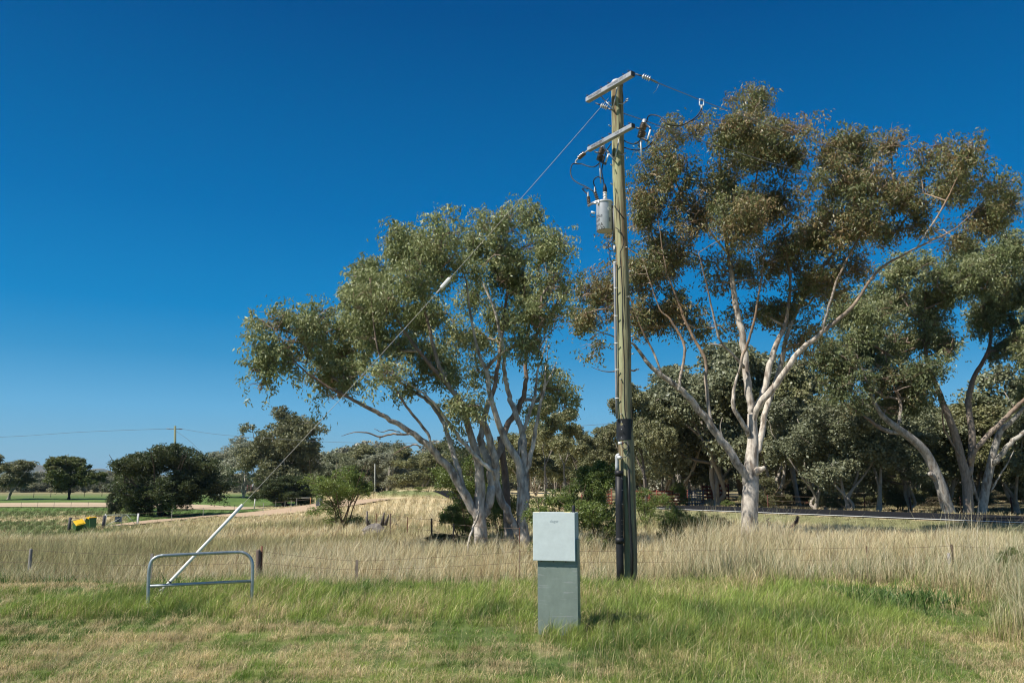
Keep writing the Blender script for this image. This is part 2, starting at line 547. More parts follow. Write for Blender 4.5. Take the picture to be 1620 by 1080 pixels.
ribbon("road", [rpt(3.3, -70), rpt(3.3, -30), rpt(3.3, 0), rpt(3.3, 30), rpt(3.3, 60)], 6.6, M['asphalt'], .05, (.016, .017, .020), steps=160, cross=12)
ribbon("road_edge_line", [rpt(.22, -70), rpt(.22, 0), rpt(.22, 30), rpt(.22, 55)], .42, M['paint'], .06, (.85, .85, .82), steps=160, cross=3)
ribbon("gravel_track", [G(-260, 800), G(0, 799), G(100, 798.7), G(190, 799), G(300, 802), G(400, 805)], [14, 14, 14, 13, 9, 7], M['gravel'], .08, (.46, .36, .25), steps=80)
ribbon("farm_track", [G(190, 832), G(222, 828), G(300, 820.5), G(360, 814), G(410, 810), G(470, 806), G(530, 801), G(600, 790)], [2.2, 2.8, 3.2, 4.5, 9, 11, 8, 6], M['gravel'], .11, (.42, .31, .21), steps=80)

# ------------------------------------------------------------------ trees
def catmull(pts, per=5):
    pts = np.asarray(pts, float)
    p = np.vstack([2 * pts[0] - pts[1], pts, 2 * pts[-1] - pts[-2]])
    o = []
    for i in range(1, len(p) - 2):
        for t in np.arange(per) / per:
            o.append(.5 * ((2 * p[i]) + (-p[i - 1] + p[i + 1]) * t + (2 * p[i - 1] - 5 * p[i] + 4 * p[i + 1] - p[i + 2]) * t * t
                           + (-p[i - 1] + 3 * p[i] - 3 * p[i + 1] + p[i + 2]) * t ** 3))
    o.append(pts[-1])
    return np.array(o)


def leaves(rng, cen, rad, n, size, palette, hang=.7, aspect=.22, clumpcol=.25, squash=.75, gap=0.0):
    """n leaf-sized faces around every clump centre; returns V, Q, colour"""
    cen = np.asarray(cen, float); m = len(cen)
    rad = np.broadcast_to(np.asarray(rad, float), (m,))
    n = np.broadcast_to(np.asarray(n), (m,)).astype(int)
    ci = np.repeat(np.arange(m), n); N = len(ci)
    # sprays: each clump holds several small sprays so that it has lumps and gaps of its own
    ns = 15
    sp = rng.normal(size=(m, ns, 3)); sp /= np.linalg.norm(sp, axis=2)[..., None]
    sp *= (rng.random((m, ns, 1)) ** .45) * rad[:, None, None]; sp[..., 2] *= squash
    k = rng.integers(0, ns, N)
    d = rng.normal(size=(N, 3)) * (rad[ci] * .17)[:, None]; d[:, 2] -= np.abs(d[:, 2]) * .6
    pos = cen[ci] + sp[ci, k] + d
    if gap > 0:          # ragged holes through the crown
        nf = vnoise(pos[:, 0] + pos[:, 2] * .63, pos[:, 1] * .8 + pos[:, 2] * .55, gap) * .6 + vnoise(pos[:, 0] * .9 - pos[:, 2] * .4, pos[:, 1] * .5 + pos[:, 2] + 40, gap * .45) * .4
        kp = nf > rng.normal(.40, .04, N)
        pos = pos[kp]; ci = ci[kp]; N = len(ci)
    a = rng.normal(size=(N, 3)); a[:, 2] = a[:, 2] * (1 - hang) - hang * 1.6
    a /= np.linalg.norm(a, axis=1)[:, None]
    b = rng.normal(size=(N, 3)); b -= a * (a * b).sum(1)[:, None]; b /= np.linalg.norm(b, axis=1)[:, None]
    L = size * rng.uniform(.6, 1.25, N)[:, None]; W = L * aspect
    nb = np.cross(a, b) * L * rng.uniform(-.15, .15, N)[:, None]
    V = np.stack([pos, pos + a * L * .45 + b * W + nb, pos + a * L, pos + a * L * .45 - b * W + nb], 1).reshape(-1, 3)
    Q = np.arange(N * 4).reshape(-1, 4)
    pal = np.asarray(palette, float)
    cc = rng.random(m)
    t = np.clip(cc[ci] * .6 + rng.random(N) * .5 - .05, 0, .999) * (len(pal) - 1)
    i0 = t.astype(int); f = (t - i0)[:, None]
    col = pal[i0] * (1 - f) + pal[np.minimum(i0 + 1, len(pal) - 1)] * f
    col = col * (1 + clumpcol * (rng.random(m)[ci] - .5) + .3 * (rng.random(N) - .5))[:, None]
    return V, Q, np.repeat(col, 4, axis=0)


def grow(rng, limbs, targets, tip=.012, lift=.25, wob=.12, maxr=.14, startfrac=.25):
    """joins every clump to the skeleton by branching twigs; returns list of (pts, radii)"""
    P0 = []; R0_ = []
    for pts, rad in limbs:
        k = int(len(pts) * startfrac)
        P0.append(pts[k:]); R0_.append(rad[k:])
    P0 = np.vstack(P0); R0_ = np.concatenate(R0_)
    nb = len(P0)
    cap = nb + len(targets) * 6 + 10
    N = np.zeros((cap, 3)); N[:nb] = P0
    par = np.full(cap, -1); cnt = np.zeros(cap); n = nb
    lim = np.zeros(cap); lim[:nb] = R0_
    dmin = np.array([np.min(np.linalg.norm(P0 - t, axis=1)) for t in targets])
    paths = []
    for ti in np.argsort(dmin):
        c = targets[ti]
        dv = c - N[:n]
        dist = np.linalg.norm(dv, axis=1) + 1e-6
        cost = dist * (1 + .9 * np.clip(-dv[:, 2] / dist, 0, 1)) * (1 + .25 * np.clip(.5 - dv[:, 2] / dist, 0, 1))
        i = int(np.argmin(cost))
        a = N[i]; D = dist[i]
        k = int(np.clip(D / .5, 2, 5))
        mid = (a + c) / 2 + np.array([0, 0, lift * D * .5]) + rng.normal(size=3) * wob * D
        ids = [i]
        for q in range(1, k + 1):
            t = q / k
            p = (1 - t) ** 2 * a + 2 * t * (1 - t) * mid + t * t * c
            N[n] = p; par[n] = ids[-1]; lim[n] = lim[ids[-1]] * (.85 if ids[-1] < nb else .98); ids.append(n); n += 1
        j = n - 1
        while j >= 0 and j >= nb:
            cnt[j] += 1; j = par[j]
        paths.append(ids)
    outp = []
    for ids in paths:
        r = tip * np.maximum(cnt[ids[1:]], 1) ** .5
        r = np.minimum(np.minimum(r, maxr), np.maximum(lim[ids[1:]], tip))
        r0 = r[0] if ids[0] >= nb else min(r[0] * 1.1, maxr)
        outp.append((N[ids], np.concatenate([[r0], r])))
    return outp


def ellip(rng, c, r, n, shell=.55, low=.0):
    """n points in an ellipsoid, biased to its shell; centre c, radii r (3)"""
    d = rng.normal(size=(n, 3)); d /= np.linalg.norm(d, axis=1)[:, None]
    d *= (rng.random(n) ** shell)[:, None]
    return np.asarray(c) + d * np.asarray(r)


LIMB = .78


def px_limb(path, depth, dz, rad, wobble=0.0, rng=None, per=5):
    """path of photo pixels with depth offsets along dz -> smooth 3D limb with radii in px"""
    path = np.asarray(path, float); m = len(path)
    dd = np.interp(np.linspace(0, 1, m), np.linspace(0, 1, len(dz)), dz)
    rr = np.interp(np.linspace(0, 1, m), np.linspace(0, 1, len(rad)), rad)
    p = np.array([P(u, v, depth + d) for (u, v), d in zip(path, dd)])
    q = catmull(p, per)
    R = np.interp(np.linspace(0, 1, len(q)), np.linspace(0, 1, m), rr) * depth / FPX * LIMB
    if rng is not None:
        q[1:-1] += rng.normal(size=(len(q) - 2, 3)) * (np.minimum(R[1:-1] * .10, .02) + .006)[:, None]
        R = R * (1 + rng.normal(size=len(R)) * .02)
    return q, R


PALE_BARK = np.array([.55, .50, .435]); BROWN_BARK = np.array([.22, .155, .115]); GREY_BARK = np.array([.27, .24, .21])


def gum(name, label, base, depth, limbs, clusters, palette, leaf=.15, per_clump=330, clump_r=.46, seed=1, dens=1.0,
        hang=.7, bark_top=None, bark_low=None, tip=.011, dspread=2.4, cr_scale=1.0, aspect=.175, bare=()):
    rng = np.random.default_rng(seed)
    g = P(base[0], base[1], depth)
    g[2] = float(H(g[0], g[1]))
    root = empty(name, g, label, 'tree')
    bt = BROWN_BARK if bark_top is None else np.asarray(bark_top)
    bl = PALE_BARK if bark_low is None else np.asarray(bark_low)
    mpx = depth / FPX
    tr = MB(); L = []
    for lb in limbs:
        path, dz, rad = lb[0], lb[1], lb[2]
        kind = lb[3] if len(lb) > 3 else .55
        q, R = px_limb(path, depth, dz, rad, rng=rng)
        if len(lb) > 4 and lb[4] == 'base':       # root flare, carried into the soil
            q = np.vstack([[q[0][0], q[0][1], g[2] - .5], [q[0][0], q[0][1], g[2] + .02], q]); R = np.concatenate([[R[0] * 1.3, R[0] * 1.2], R])
            zs = q[:, 2].argsort() if q[2][2] < q[1][2] else np.arange(len(q))
            q = q[zs]
            for _ in range(3):
                q[1:-1] = (q[:-2] + 2 * q[1:-1] + q[2:]) / 4; R[1:-1] = (R[:-2] + 2 * R[1:-1] + R[2:]) / 4
        hh = np.clip(np.arange(len(q)) / len(q), 0, 1)
        if not (len(lb) > 4 and lb[4] == 'base'): R = R * (.55 + .45 * S(0, .16, hh))
        if not (len(lb) > 4 and len(lb[0]) < 8): R = R * (1 - .5 * hh ** 4)
        t = np.clip((hh - kind) / .35, 0, 1)[:, None]
        c = bl * (1 - t) + bt * t
        c = c * (1 + .22 * rng.normal(size=(len(q), 1)) * (R[:, None] < .09))
        if R.max() > .12:
            q2 = np.stack([np.interp(np.linspace(0, 1, len(q) * 3), np.linspace(0, 1, len(q)), q[:, k]) for k in range(3)], -1)
            R2 = np.interp(np.linspace(0, 1, len(q) * 3), np.linspace(0, 1, len(R)), R)
            c2 = np.stack([np.interp(np.linspace(0, 1, len(q) * 3), np.linspace(0, 1, len(q)), c[:, k]) for k in range(3)], -1)
            tr.tube(q2, R2, n=14, col=c2)
        else:
            tr.tube(q, R, n=8, col=c)
        L.append((q, R))
    cl = []; 
    for cx in clusters:
        u, v, ru, rv = cx[:4]
        dd = cx[4] if len(cx) > 4 else rng.uniform(-dspread, dspread)
        den = cx[5] if len(cx) > 5 else 1.0
        c = P(u, v, depth + dd)
        s = mpx
        rx, rz = ru * s * cr_scale, rv * s * cr_scale
        ry = (rx + rz) * .5 * 1.15
        n = max(3, int(round(den * dens * 8.0 * (rx * ry * rz) ** (2 / 3) / (clump_r ** 2))))
        cl.append(ellip(rng, c, (max(rx - clump_r * .1, .1), ry, max(rz - clump_r * .1, .1)), n, shell=.55))
    cl = np.vstack(cl)
    br = grow(rng, [l for i, l in enumerate(L) if i not in bare], cl, tip=tip)
    for p, r in br:
        f = np.clip(r / .06, 0, 1)[:, None]
        c = bt * (1 - f) * .95 + (bt * .5 + bl * .5) * f
        q = catmull(p, 2) if len(p) > 2 else p
        rr = np.interp(np.linspace(0, 1, len(q)), np.linspace(0, 1, len(p)), r)
        cc = np.stack([np.interp(np.linspace(0, 1, len(q)), np.linspace(0, 1, len(p)), c[:, k]) for k in range(3)], -1)
        tr.tube(q, rr * 1.1, n=5, col=cc * rng.uniform(.8, 1.5), cap=False)
    # fine twigs inside the clumps
    for c in cl:
        for _ in range(3):
            d = rng.normal(size=3); d /= np.linalg.norm(d); d[2] *= .6
            tr.tube([c, c + d * clump_r * .5 + [0, 0, .05], c + d * clump_r * .95], [tip * .8, tip * .6, tip * .4], n=3, col=bt * rng.uniform(.8, 1.5), cap=False)
    tr.build("trunk", M['bark'], root)
    rad = clump_r * rng.uniform(.45, 1.45, len(cl))
    V, Q, K = leaves(rng, cl, rad, per_clump * 1.45 * (rad / clump_r) ** 1.7, leaf, palette, hang=hang, aspect=aspect, squash=1.05, gap=clump_r * 1.5)
    MB().add(V, Q, None, K).build("crown", M['leaf'], root, smooth=False)
    print(name, 'clumps', len(cl), 'leaves', len(Q))
    return root


# leaf palettes
GUM = [(.14, .175, .065), (.20, .235, .09), (.26, .295, .125), (.34, .365, .185), (.27, .255, .10)]
GUM_RED = [(.14, .175, .065), (.19, .215, .08), (.24, .26, .11), (.29, .25, .10), (.36, .235, .12), (.30, .33, .18)]
GUM_DARK = [(.10, .13, .05), (.14, .17, .07), (.18, .21, .09), (.23, .18, .08)]

mid_limbs = [
    # front trunk
    ([(763, 871), (760, 845), (758, 815), (760, 785), (760, 759), (756, 728), (743, 682), (731, 639), (713, 615), (691, 590), (655, 545), (625, 500), (605, 455)], (0, 0, -.3, -.9, -1.4), (14.5, 12.5, 10, 7, 5.5, 4, 2), .35, 'base'),
    ([(762, 825), (771, 804), (779, 770), (775, 735), (762, 707), (763, 676), (771, 642), (780, 621), (790, 560), (800, 480), (808, 420), (800, 375)], (0, .2, .8, 1.2, 1.5), (10, 9, 7, 5.5, 4, 2), .35),
    ([(760, 830), (750, 812), (731, 774), (707, 737), (679, 707), (649, 682), (618, 664), (590, 649), (560, 633), (520, 612), (480, 585), (452, 555)], (0, -.3, -1.0, -1.6, -2), (11, 9, 7, 5, 4, 3, 1.6), .40),
    ([(738, 787), (728, 750), (716, 713), (707, 682), (694, 655), (676, 633), (652, 618), (610, 590), (565, 560), (530, 530)], (-.3, 0, .4, .8, 1), (6.5, 5, 4.5, 3.5, 2, 1.4), .35),
    ([(684, 712), (676, 685), (655, 658), (636, 633), (621, 606), (600, 560), (590, 500), (585, 440)], (-.9, -1.2, -1.5, -2), (3.2, 2.6, 2.2, 1.6), .1),
    # right-hand trunk
    ([(829, 862), (829, 850), (826, 804), (824, 768), (820, 731), (801, 700), (786, 661), (774, 621), (771, 590), (757, 560), (745, 500), (738, 445), (727, 418)], (.3, .3, 0, -.4, -.8), (13.5, 11, 8.5, 6.5, 5.5, 4, 3, 1.6), .75, 'base'),
    ([(826, 856), (818, 842), (804, 813), (786, 768), (784, 731), (774, 694), (762, 667), (743, 648), (725, 630), (707, 606), (688, 560), (675, 500), (663, 440), (650, 400)], (.3, .2, -.3, -1.0, -1.2), (9, 8, 7, 5, 4, 2), .5),
    ([(783, 760), (780, 746), (759, 728), (731, 697), (713, 673), (697, 651), (676, 627), (655, 612), (610, 585)], (-.2, -.6, -1.2, -1.8), (4.5, 4, 3.6, 2.6, 1.5), .75),
    ([(828, 830), (832, 804), (830, 758), (829, 713), (826, 682), (814, 651), (804, 621), (798, 590), (797, 560), (785, 500), (770, 460), (752, 432), (742, 422)], (.3, .4, .7, .5, .2), (9, 8, 6, 5, 4, 3, 1.6), .85),
    ([(829, 770), (835, 743), (844, 697), (853, 651), (861, 615), (864, 580), (868, 545)], (.3, .3, .2, .1), (5, 4.6, 4, 3, 2.2, 1.2), .95),
    ([(861, 612), (866, 604), (873, 590), (881, 572)], (.2, .2), (2.2, 1.2), .95),
    ([(821, 725), (823, 697), (835, 661), (846, 627), (850, 590), (859, 560), (867, 532)], (.3, .5, .8, .8), (4.5, 4, 3, 2, 1), .95),
    ([(806, 850), (804, 835), (801, 790), (799, 750), (795, 713), (790, 690)], (1.0, 1.2, 1.2), (10, 9, 7, 5.5), .05, 'base'),
    ([(782, 735), (789, 719), (801, 676), (823, 640), (832, 606), (832, 560), (838, 500), (850, 440), (855, 390)], (1.0, 1.2, 1.3, 1.4), (7.5, 7, 6, 5, 4, 2.4, 1.4), .0),
    # leaning dead stick and the dead bough on the left
    ([(757, 792), (757, 812), (748, 835), (742, 855), (740, 880)], (-.5, -.5, -.9), (1.6, 2.2, 2.6), .95),
    ([(649, 686), (642, 687), (618, 687), (600, 690), (580, 684), (560, 684), (540, 689)], (-1.4, -1.7, -2), (2.2, 1.8, 1.4, .7), .0),
    ([(640, 686), (620, 680), (604, 683), (592, 678)], (-1.7, -1.9), (1.2, .6), .0),
    ([(668, 706), (655, 703), (640, 708), (628, 715), (618, 720)], (-.9, -1.5), (1.8, .9), .0),
]
mid_clusters = [(450, 530, 48, 45), (425, 580, 30, 32, -2), (408, 608, 14, 18, -2), (500, 515, 42, 42), (478, 560, 38, 30), (540, 560, 50, 42), (520, 600, 40, 22), (535, 625, 22, 14, -1.5),
                (590, 430, 48, 32), (565, 455, 30, 35), (600, 480, 48, 36), (570, 515, 40, 36), (610, 540, 40, 30), (650, 390, 42, 36), (660, 440, 40, 36),
                (640, 400, 30, 30, -1), (710, 380, 34, 34), (700, 420, 30, 30), (560, 590, 30, 20), (610, 590, 36, 22), (655, 500, 38, 30, 1.5), (690, 500, 30, 30, 1.5, .7),
                (665, 560, 40, 30, 0, .8), (700, 590, 40, 30, 0, .8), (650, 610, 36, 18, .5, .7), (720, 540, 36, 36, 1.5, .6), (735, 640, 28, 22, -1, .9), (760, 600, 26, 24, 1.5, .5),
                (790, 355, 48, 32), (835, 345, 30, 24), (760, 390, 30, 30, 1), (820, 395, 50, 36), (865, 395, 36, 40), (875, 445, 28, 40), (830, 450, 46, 36), (790, 440, 32, 34, 1.5, .8),
                (850, 500, 40, 34), (885, 490, 20, 36), (800, 500, 34, 36, 1.5, .8), (840, 545, 36, 22), (770, 530, 30, 36, 1.8, .6), (750, 470, 26, 30, 2, .6), (745, 430, 18, 12, -.5),
                (880, 615, 28, 26, 1.5, .9), (850, 640, 26, 22, 2, .8), (893, 640, 16, 14, 1.5, .8), (868, 590, 26, 20, 2, .6), (900, 460, 18, 20, 1), (720, 700, 16, 14, 2, .5)]
gum("gum_tree", "many-stemmed grey-green gum leaning left behind the grey cabinet, in the middle of the photo", (763, 871), 27.0, mid_limbs, mid_clusters, GUM,
    leaf=.145, per_clump=140, clump_r=.50, seed=3, bare=(9, 10, 11, 14, 15, 16, 17))

right_limbs = [
    ([(1186, 856), (1186, 830), (1186, 790), (1189, 744), (1190, 691), (1190, 655)], (0, 0, 0), (18.5, 16, 16, 14.5, 10.5, 9.5), .95, 'base'),
    ([(1182, 775), (1176, 747), (1148, 705), (1120, 666), (1092, 631), (1060, 603), (1032, 582), (1011, 555), (997, 541), (965, 530), (935, 520)], (0, -.6, -1.2, -1.8), (9.5, 8, 7, 5.5, 4, 2, 1.2), .7),
    ([(1190, 662), (1187, 640), (1180, 586), (1175, 533), (1163, 480), (1158, 440), (1150, 390), (1142, 300), (1138, 240), (1142, 190)], (0, .2, .3, 0), (9, 7.5, 6.5, 4.5, 3, 1.3), .35),
    ([(1184, 690), (1180, 677), (1163, 649), (1160, 625), (1168, 590)], (0, -.5, -.6), (5.5, 5, 4.4, 3.4), .95),
    ([(1168, 592), (1176, 560), (1190, 520), (1200, 470), (1210, 400)], (-.6, -1, -1.4), (3.4, 2.6, 1.5), .0),
    ([(1178, 582), (1173, 575), (1148, 550), (1122, 543)], (-.1, -.8), (3.6, 2.8, 1.8), .95),
    ([(1148, 551), (1136, 530), (1128, 495), (1118, 450), (1105, 400)], (-.6, -1, -1.5), (2.6, 1.3), .3),
    ([(1192, 665), (1197, 645), (1208, 621), (1220, 568), (1233, 533), (1243, 508), (1250, 450), (1242, 380), (1232, 300)], (0, .5, 1, 1.2), (7.5, 7, 6, 4.5, 3, 1.3), .35),
    ([(1192, 670), (1200, 642), (1229, 607), (1264, 557), (1300, 526), (1349, 484), (1390, 428), (1450, 392), (1510, 362), (1560, 315)], (0, -.8, -1.6, -2, -2.2), (8.5, 6.8, 5.2, 3.8, 2.6, 1.8, .9), .30),
    ([(1194, 725), (1203, 698), (1212, 649), (1233, 586), (1250, 515), (1290, 440), (1330, 390), (1400, 330), (1450, 262)], (.4, 1.2, 1.8, 2), (7, 6, 5, 4, 3, 1.3), .35),
    ([(1130, 682), (1124, 665), (1117, 603), (1115, 568), (1090, 520), (1070, 470), (1052, 420), (1040, 330)], (-.5, -.4, -.3, -.6), (4, 3.5, 2.8, 1.2), .1),
    ([(1076, 618), (1074, 610), (1083, 550), (1060, 505), (1043, 487), (1020, 420)], (-1.1, -1, -.9), (3, 2.6, 1.2), .1),
    ([(1048, 596), (1035, 560), (1015, 520), (1000, 480), (985, 440)], (-1.3, -1.8), (2.4, 1.2), .1),
    ([(1150, 400), (1110, 350), (1070, 290), (1055, 220)], (0, -.6), (2.8, 1.2), .2),
    ([(1152, 395), (1185, 330), (1200, 250), (1195, 170)], (0, .3), (2.8, 1.0), .2),
    ([(1300, 527), (1310, 490), (1330, 430), (1370, 350), (1380, 280)], (-1.6, -2), (3, 1.1), .2),
    ([(1450, 392), (1490, 330), (1520, 270)], (-2, -2.3), (2, 1), .2),
    ([(1190, 752), (1200, 744), (1209, 738)], (-.1, -.5), (9, 7, 5), .95),
    ([(1150, 706), (1140, 680), (1143, 660)], (-.4, -.6), (1.6, .8), .95),
    ([(1011, 584), (1000, 586), (985, 585), (960, 588), (935, 580)], (-1.6, -2.3), (2.0, .7), .0),
]
right_clusters = [(1195, 165, 32, 28), (1185, 200, 26, 24), (1150, 215, 36, 32), (1200, 235, 50, 42), (1262, 205, 22, 28), (1250, 245, 28, 28), (1070, 205, 34, 20, -1), (1110, 205, 14, 16, -1), (1035, 250, 30, 38), (1070, 280, 42, 42), (1022, 330, 34, 44),
                  (1100, 345, 50, 42), (1150, 290, 46, 50), (1215, 320, 50, 44), (1175, 350, 40, 40), (1230, 400, 50, 42), (1150, 430, 50, 42), (1060, 400, 46, 44), (1010, 430, 42, 44), (955, 460, 42, 32), (925, 500, 26, 26), (925, 460, 20, 20), (975, 490, 34, 26), (1020, 500, 42, 32), (1075, 490, 40, 34, 1),
                  (1315, 230, 26, 26), (1300, 285, 46, 42), (1352, 235, 34, 30), (1415, 225, 36, 30), (1375, 290, 50, 42), (1340, 350, 50, 42), (1290, 370, 48, 44), (1430, 300, 44, 40), (1480, 245, 28, 24), (1500, 290, 36, 32), (1535, 245, 24, 26), (1550, 290, 30, 30), (1590, 310, 18, 34), (1560, 345, 32, 24), (1520, 375, 22, 18),
                  (1290, 450, 46, 40, 1.5), (1340, 430, 40, 30, 1.5), (1400, 370, 30, 24, 1, .7), (1235, 490, 40, 34, 1.5, .8), (1180, 495, 40, 26, 1.5, .6), (1120, 520, 34, 22, 1, .6), (965, 372, 10, 14, 1), (940, 545, 20, 16, -1, .8), (1290, 520, 36, 30, 1.5, .7), (1450, 350, 26, 18, .5, .8), (1480, 375, 26, 18, -.6, .7), (1260, 545, 20, 16, 1, .5)]
gum("gum_tree", "tallest gum with reddish crown and thick white trunk, right of the power pole", (1186, 856), 32.5, right_limbs, right_clusters, GUM_RED,
    leaf=.165, per_clump=130, clump_r=.58, seed=8, dspread=2.8, bare=(0, 3, 17, 18, 19), dens=1.08, tip=.013, bark_top=(.27, .18, .115))

r1_limbs = [
    ([(1506, 820), (1498, 800), (1490, 774), (1473, 730), (1454, 703), (1427, 682), (1402, 663), (1385, 640), (1370, 600), (1355, 560)], (0, -.5, -1.5, -2), (13, 11, 9, 7, 4, 2), .7, 'base'),
    ([(1425, 685), (1408, 682), (1392, 676), (1370, 660), (1340, 640)], (-1, -1.8), (5, 4, 2), .2),
    ([(1484, 762), (1475, 752), (1470, 749)], (-.4, -.8), (6, 5), .95),
    ([(1420, 680), (1425, 640), (1410, 600), (1400, 560)], (-1, -.5), (4, 2), .1)]
r1_clusters = [(1370, 560, 40, 32), (1330, 575, 28, 26), (1400, 600, 44, 28), (1350, 620, 34, 28), (1320, 610, 20, 20), (1440, 620, 40, 30), (1400, 645, 34, 20, 0, .7), (1310, 560, 20, 24), (1460, 590, 30, 24)]
gum("gum_tree", "gum with a leaning pale trunk sloping left, rooted beyond the far side of the road", (1506, 820), 52, r1_limbs, r1_clusters, GUM_DARK,
    leaf=.24, per_clump=185, clump_r=.80, seed=21, dspread=2.5, bare=(2,), tip=.02, bark_low=(.36, .34, .31))
r2_limbs = [
    ([(1533, 822), (1532, 805), (1530, 766), (1519, 720), (1507, 674), (1492, 640), (1487, 623), (1467, 573), (1462, 527), (1463, 480), (1465, 440)], (0, 0, -.5, -1), (11, 9.5, 8, 6.5, 5, 3.5, 2), .45, 'base'),
    ([(1487, 625), (1447, 597), (1413, 567), (1380, 545), (1345, 540)], (-.6, -2), (4, 3, 1.5), .2),
    ([(1530, 760), (1534, 741), (1538, 692), (1532, 640), (1536, 615), (1542, 593), (1566, 545), (1567, 457), (1570, 410)], (0, .5, 1.2), (7, 6.5, 5.5, 4, 2), .35),
    ([(1534, 736), (1538, 722), (1551, 701), (1584, 667), (1612, 640), (1650, 600), (1680, 540)], (0, -1, -1.5), (5.5, 5, 4, 2), .4),
    ([(1519, 722), (1500, 690), (1493, 676), (1490, 640)], (-.2, -.9), (2.4, 1.4), .3)]
r2_clusters = [(1600, 395, 38, 38), (1560, 430, 40, 36), (1500, 440, 42, 36), (1440, 430, 36, 28), (1530, 400, 26, 24), (1460, 490, 42, 38), (1400, 475, 42, 32), (1370, 510, 36, 30), (1420, 540, 42, 34), (1345, 545, 30, 24), (1490, 540, 30, 34),
               (1590, 470, 34, 40), (1555, 500, 26, 34), (1610, 530, 26, 34), (1650, 450, 40, 60), (1650, 550, 40, 50), (1580, 560, 24, 20, 1, .6), (1340, 480, 26, 26), (1700, 500, 40, 60)]
gum("gum_tree", "double-crowned gum with a straight brown fork, at the right edge beyond the road", (1533, 822), 54, r2_limbs, r2_clusters, GUM,
    leaf=.24, per_clump=185, clump_r=.80, seed=22, dspread=3, tip=.02, bark_low=(.30, .25, .21), bark_top=(.20, .13, .09))
r3_limbs = [
    ([(1552, 824), (1553, 812), (1561, 766), (1572, 713), (1582, 682), (1598, 668), (1625, 640), (1660, 600)], (.5, .5, 0, -.6), (10, 8.5, 6.5, 5, 3), .8, 'base'),
    ([(1571, 735), (1576, 728), (1595, 705), (1620, 684), (1680, 650), (1720, 600)], (.3, -.6, -1), (5.5, 5, 4, 2), .8),
    ([(1553, 800), (1545, 785), (1540, 765), (1538, 750)], (.5, .2), (3, 1.5), .95),
    ([(1566, 780), (1580, 755), (1595, 730), (1604, 712)], (.4, 0), (2, 1), .95)]
r3_clusters = [(1690, 600, 40, 40), (1640, 620, 26, 22, 0, .6), (1730, 560, 50, 50), (1660, 580, 30, 30)]
gum("gum_tree", "pale low-forking gum leaning right out of the photo beside the brown forked gum", (1553, 822), 54.5, r3_limbs, r3_clusters, GUM,
    leaf=.24, per_clump=185, clump_r=.80, seed=23, tip=.02, bark_low=(.42, .40, .36), bare=(2, 3))

# ------------------------------------------------------------------ background trees: prototypes, then copies
def proto(name, seed, H_=10.0, W_=8.0, bole=.18, clumps=110, cr=.75, per=110, leaf=.34, palette=GUM, bark=(.22, .19, .165), stems=3, aspect=.35,
          hang=.5, shape='gum', tip=.03, leafmat='leaf', trunk_r=.2):
    """tree H_ metres tall standing on the origin: returns (trunk mesh, crown mesh)"""
    rng = np.random.default_rng(seed)
    tr = MB(); limbs = []
    top = H_ * .8
    for k in range(stems):
        a = rng.uniform(0, 2 * np.pi) if stems > 1 else 0
        sp = rng.uniform(.15, .42) * W_ if stems > 1 else .05 * W_
        b0 = np.array([rng.normal() * trunk_r * .3, rng.normal() * trunk_r * .3, -.5])
        fork = H_ * bole * rng.uniform(.6, 1.2)
        e = np.array([math.cos(a) * sp, math.sin(a) * sp, top * rng.uniform(.75, 1.0)])
        pts = [b0, b0 * .6 + [0, 0, .6], np.array([e[0] * .08, e[1] * .08, fork]), e * [.35, .35, 0] + [0, 0, fork + (e[2] - fork) * .35], e * [.75, .75, 0] + [0, 0, fork + (e[2] - fork) * .72], e]
        pts = np.array(pts); pts[2:-1, :2] += rng.normal(size=(3, 2)) * W_ * .03
        q = catmull(pts, 4)
        r = trunk_r * np.interp(np.linspace(0, 1, len(q)), [0, .15, .3, .7, 1], [1.25, .95, .75, .4, .12]) * rng.uniform(.75, 1.0)
        tr.tube(q, r, n=8, col=np.array(bark) * rng.uniform(.9, 1.15)); limbs.append((q, r))
    cen = []
    nl = max(4, int(clumps / 11))
    for k in range(nl):      # lobes of the crown, each an ellipsoid of clumps
        if shape == 'gum':
            h = rng.uniform(bole + .18, .92); w = W_ * .5 * math.sin(min(1, (1 - h) * 1.9 + .25) * np.pi / 2) * rng.uniform(.35, .85)
        elif shape == 'dome':
            h = rng.uniform(bole + .05, .86); w = W_ * .5 * math.sqrt(max(.05, 1 - ((h - .38) / .62) ** 2)) * rng.uniform(.2, .80)
        elif shape == 'cone':
            h = rng.uniform(.1, .9); w = W_ * .5 * (1.05 - h) * rng.uniform(.2, .9)
        else:                  # open shrub, fanning upward
            h = rng.uniform(bole, .9); w = W_ * .5 * (.45 + .6 * h) * rng.uniform(.1, .85)
        a = k * 2.4 + rng.uniform(-.5, .5)
        c = np.array([math.cos(a) * w, math.sin(a) * w, H_ * h])
        lr = min(W_, H_) * rng.uniform(.13, .20)
        cen.append(ellip(rng, c, (lr, lr, lr * .75), 11, shell=.4))
    cen = np.vstack(cen); cen[:, 2] = np.clip(cen[:, 2], .25, H_ - cr * .4)
    for p, r in grow(rng, limbs, cen, tip=tip, maxr=trunk_r * .6, lift=.2):
        tr.tube(p, r, n=4, col=np.array(bark) * rng.uniform(.6, 1.2), cap=False)
    V, Q, K = leaves(rng, cen, cr * rng.uniform(.75, 1.35, len(cen)), int(per * 2.4), leaf * .62, palette, hang=hang, aspect=aspect, squash=.7)
    tm = tr.data(name + "_trunk"); tm.materials.append(M['far_bark'])
    cm = MB().add(V, Q, None, K).data(name + "_crown", smooth=False); cm.materials.append(M[leafmat])
    return tm, cm


